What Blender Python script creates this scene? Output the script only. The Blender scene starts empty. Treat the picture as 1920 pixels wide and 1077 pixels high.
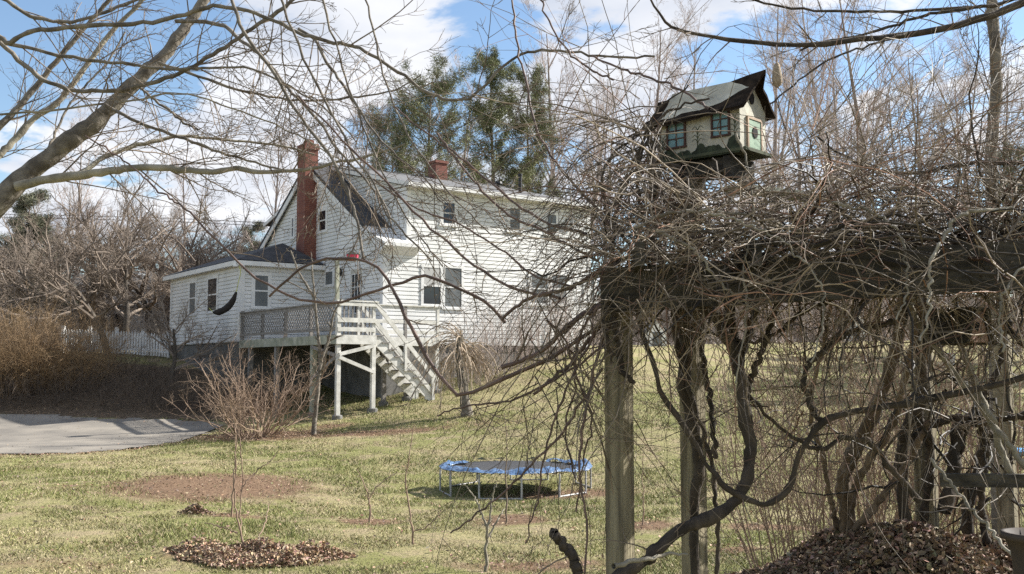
import bpy, math, random
import numpy as np
from mathutils import Vector

rng = np.random.default_rng(11)
random.seed(11)
SC = bpy.context.scene
COL = SC.collection
R_ = math.radians

# ------------------------------------------------------------------ camera, sky, sun, exposure
F, CX, CY, EZ = 1900.0, 960.0, 538.5, 1.75
PITCH = math.atan((690 - CY) / F)
cam = bpy.data.objects.new("camera", bpy.data.cameras.new("camera"))
COL.objects.link(cam)
cam.location = (0, 0, EZ)
cam.rotation_euler = (math.pi / 2 + PITCH, 0, 0)
cam.data.sensor_width = 36
cam.data.lens = F / 1920 * 36
cam.data.clip_start = 0.05
cam.data.clip_end = 2000
SC.camera = cam

SUN_AZ, SUN_EL = 21.0, 35.0          # azimuth from +X towards +Y (into the picture), elevation
sd = Vector((math.cos(R_(SUN_AZ)) * math.cos(R_(SUN_EL)), math.sin(R_(SUN_AZ)) * math.cos(R_(SUN_EL)), math.sin(R_(SUN_EL))))
sun = bpy.data.objects.new("sun", bpy.data.lights.new("sun", 'SUN'))
COL.objects.link(sun)
sun.data.energy = 5.0
sun.data.angle = R_(0.5)
sun.data.color = (1.0, 0.955, 0.88)
sun.rotation_euler = sd.to_track_quat('Z', 'Y').to_euler()
sun.location = (30, 0, 40)

SC.view_settings.view_transform = 'Standard'
SC.view_settings.look = 'None'
SC.view_settings.exposure = 1.2
SC.view_settings.gamma = 1
SC.cycles.max_bounces = 5
SC.cycles.diffuse_bounces = 3
SC.cycles.use_denoising = False
SC.cycles.sample_clamp_indirect = 4

W = bpy.data.worlds.new("World")
SC.world = W
W.use_nodes = True
def world():
    nt = W.node_tree; nt.nodes.clear(); N = nt.nodes.new; L = nt.links.new
    def mth(op, a, b=None, c=None):
        n = N('ShaderNodeMath'); n.operation = op
        for i, v in enumerate((a, b, c)):
            if v is None: continue
            if isinstance(v, (int, float)): n.inputs[i].default_value = v
            else: L(v, n.inputs[i])
        return n.outputs[0]
    out = N('ShaderNodeOutputWorld')
    sky = N('ShaderNodeTexSky'); sky.sky_type = 'NISHITA'; sky.sun_disc = False
    sky.sun_elevation = R_(SUN_EL); sky.sun_rotation = R_(90 - SUN_AZ)
    sky.air_density = 1.1; sky.dust_density = 0.25; sky.ozone_density = 2.4
    b1 = N('ShaderNodeBackground'); b1.inputs['Strength'].default_value = 0.08
    L(sky.outputs[0], b1.inputs['Color'])
    tc = N('ShaderNodeTexCoord'); sep = N('ShaderNodeSeparateXYZ'); L(tc.outputs['Generated'], sep.inputs[0])
    z = mth('ADD', mth('MAXIMUM', sep.outputs[2], 0.0), 0.13)
    cmb = N('ShaderNodeCombineXYZ')
    L(mth('DIVIDE', sep.outputs[0], z), cmb.inputs[0]); L(mth('DIVIDE', sep.outputs[1], z), cmb.inputs[1])
    n1 = N('ShaderNodeTexNoise'); n1.inputs['Scale'].default_value = 1.9; n1.inputs['Detail'].default_value = 9
    n1.inputs['Roughness'].default_value = 0.6; n1.inputs['Distortion'].default_value = 0.25
    mp = N('ShaderNodeMapping'); mp.inputs['Location'].default_value = (3.15, 1.6, 0.4)
    L(cmb.outputs[0], mp.inputs[0]); L(mp.outputs[0], n1.inputs['Vector'])
    # wide banks of cloud and gaps of blue, fixed in the sky by compass direction
    dens = n1.outputs['Fac']
    def bank(dx, dy, dz, width, amt):
        nonlocal dens
        v = Vector((dx, dy, dz)).normalized()
        vm = N('ShaderNodeVectorMath'); vm.operation = 'DOT_PRODUCT'; vm.inputs[1].default_value = v
        L(tc.outputs['Generated'], vm.inputs[0])
        mr = N('ShaderNodeMapRange'); mr.interpolation_type = 'SMOOTHERSTEP'
        mr.inputs['From Min'].default_value = math.cos(R_(width)); mr.inputs['From Max'].default_value = 1.0
        mr.inputs['To Min'].default_value = 0; mr.inputs['To Max'].default_value = amt
        L(vm.outputs['Value'], mr.inputs['Value'])
        dens = mth('ADD', dens, mr.outputs[0])
    def pdir(px, py):
        x = (px - CX) / F; y = (CY - py) / F
        return (x, math.cos(PITCH) - y * math.sin(PITCH), math.sin(PITCH) + y * math.cos(PITCH))
    for (px, py, w, a) in ((60, 110, 9, -.16), (420, 170, 5, -.13), (640, 180, 5, -.16), (880, 80, 5, -.17), (1480, 60, 6, -.15), (1890, 330, 5, -.1),
                           (1250, 30, 8, .16), (560, 60, 6, .12), (480, 230, 6, .13), (700, 110, 4, .08), (1600, 330, 11, .10), (1750, 120, 4, -.13), (1330, 130, 4, -.08), (1120, 60, 3, -.08), (330, 400, 6, -.04), (250, 330, 7, .12), (560, 240, 6, .12), (760, 60, 5, .08), (40, 300, 6, .08), (980, 150, 4, .07), (1120, 200, 6, .06), (150, 280, 5, .1)):
        bank(*pdir(px, py), w, a)
    ramp = N('ShaderNodeMapRange'); ramp.interpolation_type = 'SMOOTHSTEP'
    ramp.inputs['From Min'].default_value = 0.455; ramp.inputs['From Max'].default_value = 0.56
    L(dens, ramp.inputs['Value'])
    n2 = N('ShaderNodeTexNoise'); n2.inputs['Scale'].default_value = 2.3; n2.inputs['Detail'].default_value = 6
    L(mp.outputs[0], n2.inputs['Vector'])
    cr = N('ShaderNodeValToRGB'); cr.color_ramp.elements[0].position = .3; cr.color_ramp.elements[1].position = .62
    cr.color_ramp.elements[0].color = (.56, .61, .71, 1); cr.color_ramp.elements[1].color = (.9, .9, .92, 1)
    L(n2.outputs['Fac'], cr.inputs[0])
    b2 = N('ShaderNodeBackground'); b2.inputs['Strength'].default_value = 0.52
    L(cr.outputs[0], b2.inputs['Color'])
    mx = N('ShaderNodeMixShader')
    L(mth('MULTIPLY', ramp.outputs[0], 0.97), mx.inputs[0]); L(b1.outputs[0], mx.inputs[1]); L(b2.outputs[0], mx.inputs[2])
    L(mx.outputs[0], out.inputs[0])
world()

# ------------------------------------------------------------------ helpers
def ray(px, py):
    x = (px - CX) / F; y = (CY - py) / F
    return np.array((x, math.cos(PITCH) - y * math.sin(PITCH), math.sin(PITCH) + y * math.cos(PITCH)))
def P(px, py, D):
    d = ray(px, py)
    return d * (D / d[1]) + np.array((0, 0, EZ))

def mat(name, c1, c2=None, rough=.8, scale=8, detail=6, bump=0, bscale=None, stretch=(1, 1, 1), attr=None, spec=.3, trans=0, pos=(.35, .65), metal=0):
    m = bpy.data.materials.new(name); m.use_nodes = True
    nt = m.node_tree; N = nt.nodes.new; L = nt.links.new
    b = nt.nodes['Principled BSDF']
    b.inputs['Roughness'].default_value = rough; b.inputs['Specular IOR Level'].default_value = spec
    b.inputs['Metallic'].default_value = metal
    if c2 is None: c2 = tuple(c * .75 for c in c1)
    tc = N('ShaderNodeTexCoord'); mp = N('ShaderNodeMapping'); mp.inputs['Scale'].default_value = stretch
    L(tc.outputs['Object'], mp.inputs[0])
    n = N('ShaderNodeTexNoise'); n.inputs['Scale'].default_value = scale; n.inputs['Detail'].default_value = detail
    L(mp.outputs[0], n.inputs['Vector'])
    r = N('ShaderNodeValToRGB'); r.color_ramp.elements[0].position, r.color_ramp.elements[1].position = pos
    r.color_ramp.elements[0].color = (*c2, 1); r.color_ramp.elements[1].color = (*c1, 1)
    L(n.outputs['Fac'], r.inputs[0])
    col = r.outputs[0]
    if attr:                                            # per-vertex tint of the thing itself
        a = N('ShaderNodeAttribute'); a.attribute_name = attr
        mx = N('ShaderNodeMix'); mx.data_type = 'RGBA'; mx.blend_type = 'MULTIPLY'; mx.inputs[0].default_value = 1
        L(col, mx.inputs[6]); L(a.outputs['Color'], mx.inputs[7]); col = mx.outputs[2]
    L(col, b.inputs['Base Color'])
    if bump:
        n3 = N('ShaderNodeTexNoise'); n3.inputs['Scale'].default_value = bscale or scale * 3; n3.inputs['Detail'].default_value = 5
        L(mp.outputs[0], n3.inputs['Vector'])
        bp = N('ShaderNodeBump'); bp.inputs['Strength'].default_value = bump; bp.inputs['Distance'].default_value = .02
        L(n3.outputs['Fac'], bp.inputs['Height']); L(bp.outputs[0], b.inputs['Normal'])
    return m

def brick_mat(name, c1, c2, mortar, scale, rowh=.25, bw=.5, msize=.02, rough=.9, bump=.4):
    m = bpy.data.materials.new(name); m.use_nodes = True
    nt = m.node_tree; N = nt.nodes.new; L = nt.links.new; b = nt.nodes['Principled BSDF']
    b.inputs['Roughness'].default_value = rough
    tc = N('ShaderNodeTexCoord')
    sep = N('ShaderNodeSeparateXYZ'); L(tc.outputs['Object'], sep.inputs[0])
    ad = N('ShaderNodeMath'); ad.operation = 'ADD'; L(sep.outputs[0], ad.inputs[0]); L(sep.outputs[1], ad.inputs[1])
    cmb = N('ShaderNodeCombineXYZ'); L(ad.outputs[0], cmb.inputs[0]); L(sep.outputs[2], cmb.inputs[1])
    br = N('ShaderNodeTexBrick'); br.inputs['Scale'].default_value = scale
    br.inputs['Color1'].default_value = (*c1, 1); br.inputs['Color2'].default_value = (*c2, 1); br.inputs['Mortar'].default_value = (*mortar, 1)
    br.inputs['Mortar Size'].default_value = msize; br.inputs['Row Height'].default_value = rowh; br.inputs['Brick Width'].default_value = bw
    L(cmb.outputs[0], br.inputs['Vector'])
    n = N('ShaderNodeTexNoise'); n.inputs['Scale'].default_value = 3; n.inputs['Detail'].default_value = 6; L(tc.outputs['Object'], n.inputs['Vector'])
    r = N('ShaderNodeMapRange'); r.inputs['To Min'].default_value = .65; r.inputs['To Max'].default_value = 1.3; L(n.outputs['Fac'], r.inputs['Value'])
    mx = N('ShaderNodeMix'); mx.data_type = 'RGBA'; mx.blend_type = 'MULTIPLY'; mx.inputs[0].default_value = 1
    L(br.outputs['Color'], mx.inputs[6]); L(r.outputs[0], mx.inputs[7]); L(mx.outputs[2], b.inputs['Base Color'])
    bp = N('ShaderNodeBump'); bp.inputs['Strength'].default_value = bump; bp.inputs['Distance'].default_value = .01; bp.invert = True
    L(br.outputs['Fac'], bp.inputs['Height']); L(bp.outputs[0], b.inputs['Normal'])
    return m

ORG = {}
class MB:
    def __init__(s): s.V = []; s.Fc = []; s.n = 0; s.C = []; s.hasc = False
    def add(s, v, *faces, col=None):
        v = np.asarray(v, float).reshape(-1, 3)
        for f in faces:
            f = np.asarray(f, np.int64)
            if f.ndim == 1: f = f[None]
            if len(f): s.Fc.append(f + s.n)
        s.V.append(v); s.n += len(v)
        if col is not None: s.hasc = True
        s.C.append(np.ones((len(v), 3)) if col is None else np.broadcast_to(np.asarray(col, float), (len(v), 3)))
    def box(s, o, ax, ay, az):                       # corner o and three edge vectors
        o, ax, ay, az = (np.asarray(q, float) for q in (o, ax, ay, az))
        v = [o, o + ax, o + ax + ay, o + ay, o + az, o + ax + az, o + ax + ay + az, o + ay + az]
        s.add(v, [[0, 3, 2, 1], [4, 5, 6, 7], [0, 1, 5, 4], [1, 2, 6, 5], [2, 3, 7, 6], [3, 0, 4, 7]])
    def bar(s, p, q, w, h, up=(0, 0, 1)):            # bar of section w x h between two points
        p, q = np.asarray(p, float), np.asarray(q, float); t = q - p
        up = np.asarray(up, float); a = np.cross(t, up); a /= np.linalg.norm(a); b = np.cross(a, t); b /= np.linalg.norm(b)
        s.box(p - a * w / 2 - b * h / 2, t, a * w, b * h)
    def prism(s, poly, ext):
        poly = np.asarray(poly, float); k = len(poly); ext = np.asarray(ext, float)
        s.add(np.vstack([poly, poly + ext]), [list(range(k))[::-1]], [list(range(k, 2 * k))], [[i, (i + 1) % k, k + (i + 1) % k, k + i] for i in range(k)])
    def tubes(s, Pt, Rd, sides=5, col=None):
        Pt = np.asarray(Pt, float); Rd = np.asarray(Rd, float)
        if Pt.ndim == 2: Pt, Rd = Pt[None], Rd[None]
        M, Nn, _ = Pt.shape
        if M == 0: return
        T = np.gradient(Pt, axis=1); T /= np.linalg.norm(T, axis=2, keepdims=True) + 1e-9
        ch = Pt[:, -1] - Pt[:, 0]
        ref = np.cross(ch, np.array([.31, .52, .79])); ref /= np.linalg.norm(ref, axis=1, keepdims=True) + 1e-9
        A = np.cross(T, np.broadcast_to(ref[:, None, :], T.shape)); A /= np.linalg.norm(A, axis=2, keepdims=True) + 1e-9
        B = np.cross(T, A)
        an = np.arange(sides) * 2 * math.pi / sides
        v = Pt[:, :, None, :] + Rd[:, :, None, None] * (np.cos(an)[None, None, :, None] * A[:, :, None, :] + np.sin(an)[None, None, :, None] * B[:, :, None, :])
        i = (np.arange(M)[:, None, None] * Nn + np.arange(Nn - 1)[None, :, None]) * sides
        k = np.arange(sides)[None, None, :]; k2 = (k + 1) % sides
        f = np.stack([i + k, i + k2, i + sides + k2, i + sides + k], -1).reshape(-1, 4)
        if col is not None:
            col = np.asarray(col, float)
            if col.ndim == 2: col = np.repeat(col, Nn * sides, axis=0)
        s.add(v.reshape(-1, 3), f, col=col)
    def lathe(s, c, prof, seg=20, axis=None):
        c = np.asarray(c, float); an = np.arange(seg) * 2 * math.pi / seg
        v = np.concatenate([np.stack([r * np.cos(an), r * np.sin(an), np.full(seg, z)], 1) for r, z in prof]) + c
        fs = [[j * seg + i, j * seg + (i + 1) % seg, (j + 1) * seg + (i + 1) % seg, (j + 1) * seg + i] for j in range(len(prof) - 1) for i in range(seg)]
        s.add(v, fs)
    def build(s, name, material, parent=None, smooth=False):
        V = np.concatenate(s.V) if s.V else np.zeros((0, 3))
        org = np.array(ORG.get(parent.name, (0, 0, 0)), float) if parent else np.zeros(3)
        V = V - org
        me = bpy.data.meshes.new(name)
        me.vertices.add(len(V)); me.vertices.foreach_set('co', V.astype(np.float32).ravel())
        loops = np.concatenate([f.ravel() for f in s.Fc]); tot = np.concatenate([np.full(len(f), f.shape[1]) for f in s.Fc])
        me.loops.add(len(loops)); me.loops.foreach_set('vertex_index', loops.astype(np.int32))
        me.polygons.add(len(tot)); me.polygons.foreach_set('loop_start', np.concatenate([[0], np.cumsum(tot)[:-1]]).astype(np.int32))
        me.polygons.foreach_set('use_smooth', np.full(len(tot), bool(smooth)))
        if s.hasc:
            a = me.color_attributes.new('tint', 'FLOAT_COLOR', 'POINT'); c = np.concatenate(s.C)
            a.data.foreach_set('color', np.hstack([c, np.ones((len(c), 1))]).astype(np.float32).ravel())
        me.update(calc_edges=True)
        me.materials.append(material)
        o = bpy.data.objects.new(name, me); COL.objects.link(o)
        if parent: o.parent = parent
        ORG[o.name] = tuple(org)
        return o

def tag(o, label=None, cat=None, group=None, kind=None):
    if label: o['label'] = label
    if cat: o['category'] = cat
    if group: o['group'] = group
    if kind: o['kind'] = kind
    return o
def thing(name, label, cat, loc=(0, 0, 0), group=None):
    o = bpy.data.objects.new(name, None); COL.objects.link(o)
    o.empty_display_size = .1
    o.location = [float(q) for q in loc]; ORG[o.name] = tuple(float(q) for q in loc)
    return tag(o, label, cat, group)
def dup(root, loc, rz=0, sc=1, label=None, group=None):
    kids = [(c, list(c.children)) for c in root.children]
    r = root.copy(); COL.objects.link(r); r.location = [float(q) for q in loc]; r.rotation_euler = (0, 0, rz)
    r.scale = (sc, sc, sc) if np.isscalar(sc) else sc
    if label: r['label'] = label
    if group: r['group'] = group
    for c, gs in kids:
        c2 = c.copy(); COL.objects.link(c2); c2.parent = r
        for g in gs:
            g2 = g.copy(); COL.objects.link(g2); g2.parent = c2
    return r

# ---- batched branch growth
def grow(base, dirs, length, N=6, g=0., wob=.15, gdir=(0, 0, 1)):
    M = len(base); d = dirs / (np.linalg.norm(dirs, axis=1, keepdims=True) + 1e-9)
    out = np.empty((M, N, 3)); out[:, 0] = base; st = (np.asarray(length) / (N - 1))[:, None]
    gv = np.asarray(gdir, float)
    g = np.asarray(g, float) if np.ndim(g) else np.full(M, g)
    for i in range(1, N):
        d = d + g[:, None] * gv / (N - 1) + rng.normal(0, wob, (M, 3))
        d /= np.linalg.norm(d, axis=1, keepdims=True) + 1e-9
        out[:, i] = out[:, i - 1] + d * st
    return out
def spawn(Pt, Rd, n, tr=(.2, 1), ang=(30, 60), lf=(.3, .5), N=5, g=0., wob=.15, rr=.6, rmin=.002, fade=.5, gdir=(0, 0, 1), absl=None, flat=None):
    M, K, _ = Pt.shape
    idx = np.repeat(np.arange(M), n); Q = len(idx)
    t = rng.uniform(tr[0], tr[1], Q) * (K - 1); i0 = np.minimum(t.astype(int), K - 2); fr = (t - i0)[:, None]
    a, b = Pt[idx, i0], Pt[idx, i0 + 1]
    base = a * (1 - fr) + b * fr; tn = b - a; tn /= np.linalg.norm(tn, axis=1, keepdims=True) + 1e-9
    r = Rd[idx, i0] * (1 - fr[:, 0]) + Rd[idx, i0 + 1] * fr[:, 0]
    L = np.linalg.norm(np.diff(Pt, axis=1), axis=2).sum(1)[idx]
    rv = rng.normal(0, 1, (Q, 3))
    if flat is not None: rv *= np.asarray(flat)
    pp = rv - (rv * tn).sum(1, keepdims=True) * tn; pp /= np.linalg.norm(pp, axis=1, keepdims=True) + 1e-9
    an = np.radians(rng.uniform(ang[0], ang[1], Q))[:, None]
    d = np.cos(an) * tn + np.sin(an) * pp
    ln = (L if absl is None else absl) * rng.uniform(lf[0], lf[1], Q) * (1 - fade * t / (K - 1))
    C = grow(base, d, ln, N, g, wob, gdir)
    r0 = np.maximum(r * rr, rmin)
    RC = r0[:, None] * np.linspace(1, .35, N)[None]
    return C, np.maximum(RC, rmin * .6)
def smooth_path(pts, n=24, jit=0.):
    pts = np.asarray(pts, float); k = len(pts)
    q = np.vstack([2 * pts[0] - pts[1], pts, 2 * pts[-1] - pts[-2]])
    out = []
    for u in np.linspace(0, k - 1 - 1e-6, n):
        i = int(u); f = u - i; p0, p1, p2, p3 = q[i], q[i + 1], q[i + 2], q[i + 3]
        out.append(.5 * (2 * p1 + (p2 - p0) * f + (2 * p0 - 5 * p1 + 4 * p2 - p3) * f * f + (3 * p1 - p0 - 3 * p2 + p3) * f ** 3))
    out = np.array(out)
    if jit: out[1:-1] += rng.normal(0, jit, (n - 2, 3))
    return out
def trace(pts, D0, D1, w0, w1, n=24, jit=.004, bow=0.):
    """a stem followed in the photograph, put at its own distance; widths in photograph pixels"""
    k = len(pts); Ds = np.linspace(D0, D1, k) + bow * np.sin(np.linspace(0, math.pi, k))
    c = smooth_path([P(x, y, d) for (x, y), d in zip(pts, Ds)], n, jit)
    r = np.linspace(w0, w1, n) * np.linspace(D0, D1, n) / F / 2
    r = r * (1 + rng.normal(0, .06, n))
    return c, r

# ------------------------------------------------------------------ materials
M = {}
M['siding'] = mat('white_siding', (.71, .71, .70), (.58, .585, .575), .55, 1.6, 9, spec=.3, stretch=(1, 1, .45), bump=.12, bscale=3)
M['trim'] = mat('white_trim', (.70, .70, .69), (.62, .62, .61), .5, 2)
M['roof'] = brick_mat('dark_shingles', (.035, .036, .04), (.055, .055, .06), (.02, .02, .022), 3.2, .45, 1.0, .015)
M['roofgrey'] = brick_mat('grey_shingles', (.11, .11, .115), (.14, .14, .14), (.07, .07, .07), 3.2, .45, 1.0, .015)
M['brick'] = brick_mat('red_brick', (.15, .052, .038), (.20, .072, .05), (.22, .16, .13), 4.6, .33, 1.0, .012)
M['glass'] = mat('window_glass', (.025, .028, .032), (.015, .016, .02), .04, 2, spec=.5)
M['screen'] = mat('window_screen', (.13, .14, .145), (.09, .10, .105), .35, 2.2, spec=.4)
M['blind'] = mat('window_blind', (.42, .42, .41), (.36, .36, .35), .6, 2)
M['concrete'] = mat('concrete', (.20, .195, .185), (.12, .118, .11), .9, 2.5, bump=.3)
M['deckwhite'] = mat('worn_white_paint', (.66, .65, .61), (.46, .45, .41), .7, 5, bump=.1)
M['deckgrey'] = mat('grey_weathered_wood', (.27, .25, .23), (.15, .14, .13), .85, 6, stretch=(1, 1, 4))
M['deckgreen'] = mat('mossy_wood', (.40, .40, .33), (.24, .25, .19), .85, 4)
M['dark'] = mat('dark_metal', (.03, .03, .032), (.02, .02, .022), .5, 6)
M['asphalt'] = mat('asphalt', (.25, .225, .19), (.155, .142, .125), .9, .9, 8, bump=.3, bscale=40)
M['postw'] = mat('weathered_post', (.27, .235, .155), (.07, .058, .04), .85, 7, 10, bump=.6, bscale=16, stretch=(6, 6, .35), pos=(.3, .62))
M['beamw'] = mat('weathered_shaded_beam', (.085, .076, .06), (.022, .019, .015), .9, 7, 10, bump=.7, bscale=16, stretch=(.5, 5, 5), pos=(.32, .7))  # shade on the beam put into a darker wood colour; grain is its own
M['bark'] = mat('grey_bark', (.22, .195, .16), (.085, .073, .06), .9, 14, 8, bump=.5, bscale=30)
M['barkpale'] = mat('pale_bark', (.34, .31, .245), (.14, .125, .095), .9, 9, 8, bump=.5, bscale=25)
M['twig'] = mat('brown_twig', (.22, .175, .13), (.12, .09, .068), .75, 10)
M['cane'] = mat('red_brown_cane', (.165, .11, .088), (.075, .05, .042), .6, 9)
M['vine'] = mat('vine_cane', (.30, .24, .17), (.08, .06, .042), .62, 9, attr='tint')
M['vinebark'] = mat('shaggy_vine_bark', (.085, .068, .052), (.03, .025, .02), .95, 18, 8, bump=.8, bscale=30, stretch=(1, 1, .3))
M['vinetan'] = mat('brown_stem_bark', (.185, .14, .10), (.08, .06, .043), .9, 12, 8, bump=.6, stretch=(1, 1, .4))
M['bgbark'] = mat('far_bark', (.30, .255, .225), (.2, .165, .145), .9, 2)
M['bgtwig'] = mat('hazed_far_twigs', (.50, .43, .39), (.35, .29, .26), .9, .5)  # distance haze and backlight put into the colour as extra paleness
M['bgbrown'] = mat('brown_far_twigs', (.27, .22, .18), (.16, .13, .105), .9, .5)
M['darkbark'] = mat('dark_far_bark', (.10, .085, .068), (.05, .042, .035), .9, 3)
M['orange'] = mat('forsythia_twigs', (.33, .225, .125), (.20, .14, .085), .85, .8)
M['brush'] = mat('dark_brush', (.13, .10, .075), (.08, .062, .05), .9, 1.2)
M['tan'] = mat('tan_twigs', (.34, .25, .18), (.19, .13, .095), .85, 2)
M['straw'] = mat('straw_twigs', (.44, .36, .27), (.27, .21, .155), .85, 3)
M['needle'] = mat('pine_needles', (.20, .205, .10), (.11, .125, .065), .7, .55, attr='tint')
M['needledull'] = mat('dull_needles', (.21, .21, .15), (.12, .125, .09), .8, .6, attr='tint')
M['leaf'] = mat('dead_leaves', (.36, .265, .18), (.22, .15, .10), .7, 9, attr='tint')
M['soil'] = mat('leaf_mould', (.10, .065, .045), (.05, .035, .025), .95, 9, bump=.6)
M['grass'] = mat('grass_blades', (.9, .9, .9), (.6, .6, .6), .7, .8, attr='tint')

# ------------------------------------------------------------------ terrain
CPS = [(480, 1040, 10), (100, 1000, 11), (960, 1062, 9.6), (1160, 950, 13.6), (967, 925, 17.3), (693, 980, 13.2), (380, 915, 16), (100, 853, 22), (-200, 853, 22),
       (50, 776, 31), (250, 778, 31), (-250, 776, 31), (590, 815, 26), (470, 822, 25.5), (636, 788, 28.5), (703, 772, 29.3), (815, 750, 30.4), (872, 781, 27.4), (1000, 700, 33),
       (1115, 662, 37), (1200, 800, 23.5), (1250, 662, 40), (1250, 720, 32), (1400, 652, 46), (1400, 760, 27.5), (1400, 850, 20), (1400, 950, 14.2), (1700, 955, 13.5),
       (1850, 642, 50), (1850, 700, 37), (1850, 770, 27), (1850, 900, 16.5), (2300, 640, 50), (2300, 780, 26), (2300, 950, 13), (100, 690, 36.5), (-200, 690, 36.5), (255, 682, 38), (330, 762, 32.5), (420, 770, 32), (540, 770, 33),
       (650, 762, 32), (720, 745, 33)]
cp = [tuple(P(*c)) for c in CPS]
cp += [(x, y, 0.0) for x in (-9, -3, 3, 9) for y in (-12, 0, 4.5)]
cp += [(-30, 50, 2.4), (-15, 55, 2.5), (0, 60, 2.8), (20, 70, 3.3), (-60, 60, 2.6), (60, 60, 3.2), (-70, 20, .5), (70, 15, .6), (-80, -30, 0), (80, -30, 0), (-90, 120, 3), (0, 120, 3.4), (90, 120, 3.6)]
cp = np.array(cp); _s = 20.0
def _phi(r2): return .5 * r2 * np.log(r2 + 1e-9)
_X = cp[:, :2] / _s; _n = len(cp)
_K = _phi(((_X[:, None] - _X[None]) ** 2).sum(2)) + np.eye(_n) * .004
_A = np.zeros((_n + 3, _n + 3)); _A[:_n, :_n] = _K; _A[:_n, _n] = 1; _A[:_n, _n + 1:] = _X; _A[_n:, :_n] = _A[:_n, _n:].T
_w = np.linalg.solve(_A, np.concatenate([cp[:, 2], [0, 0, 0]]))
def ground(x, y):
    x = np.asarray(x, float); y = np.asarray(y, float); sh = x.shape
    q = np.stack([x.ravel(), y.ravel()], 1) / _s; out = np.empty(len(q))
    for i in range(0, len(q), 20000):
        b = q[i:i + 20000]
        out[i:i + 20000] = _phi(((b[:, None] - _X[None]) ** 2).sum(2)) @ _w[:_n] + _w[_n] + b @ _w[_n + 1:]
    # far out the land levels off
    d = np.hypot(q[:, 0] * _s, q[:, 1] * _s - 25); k = np.clip((d - 60) / 70, 0, 1); k = k * k * (3 - 2 * k)
    out = out * (1 - k) + 3.2 * k
    return np.clip(out, -1.2, 5).reshape(sh)
def gz(x, y): return float(ground(np.array([x]), np.array([y]))[0])
def gpt(px, D):
    """the point of the ground under picture column px at depth D"""
    x = (px - CX) / F * D * (1 / math.cos(PITCH)) * math.cos(PITCH)
    return np.array((x, D, gz(x, D)))
def ghit(px, py):
    """where the sight line through a pixel meets the ground"""
    d = ray(px, py); lo = None
    t = 3.0
    while t < 120:
        p = d * t
        if p[2] + EZ < gz(p[0], p[1]):
            a, b = t - .5, t
            for _ in range(18):
                m_ = (a + b) / 2; p = d * m_
                if p[2] + EZ < gz(p[0], p[1]): b = m_
                else: a = m_
            p = d * b; return np.array((p[0], p[1], gz(p[0], p[1])))
        t += .5
    p = d * 40; return np.array((p[0], p[1], gz(p[0], p[1])))

DRIVE_PX = [(-420, 866), (-150, 860), (0, 855), (130, 853), (240, 845), (330, 832), (395, 815), (428, 800), (400, 790), (250, 786), (120, 780), (0, 776), (-200, 772), (-420, 770)]
DRIVE = np.array([ghit(*q)[:2] for q in DRIVE_PX])
def inside(poly, x, y):
    c = np.zeros(x.shape, bool); k = len(poly)
    for i in range(k):
        x1, y1 = poly[i]; x2, y2 = poly[(i + 1) % k]
        cond = ((y1 > y) != (y2 > y)) & (x < (x2 - x1) * (y - y1) / (y2 - y1 + 1e-12) + x1)
        c ^= cond
    return c
# bare soil patches: centre pixel, half width in px, half height in px (on the ground)
SOIL_PX = [(385, 915, 200, 30), (700, 979, 65, 6), (1000, 1062, 180, 14), (960, 977, 75, 12), (1060, 927, 150, 11), (1215, 985, 50, 10), (1440, 988, 90, 8), (1500, 940, 60, 5), (440, 968, 70, 5), (480, 1044, 170, 20), (490, 818, 130, 9), (700, 812, 170, 6), (620, 800, 60, 6), (900, 795, 130, 10), (1380, 1030, 70, 6), (130, 915, 60, 8), (100, 1060, 200, 20)]
SOIL = []
for (px, py, hw, hh) in SOIL_PX:
    c = ghit(px, py); a = ghit(px, py - hh); b = ghit(px, min(py + hh, 1100)); SOIL.append((c[0], (a[1] + b[1]) / 2, hw * c[1] / F, max((a[1] - b[1]) / 2, .2)))
SOIL_W = [1, .9, .75, .9, .8, .9, .9, .6, .9, 1, 1, .8, .7, .45, .8, .5, .5]

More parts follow.
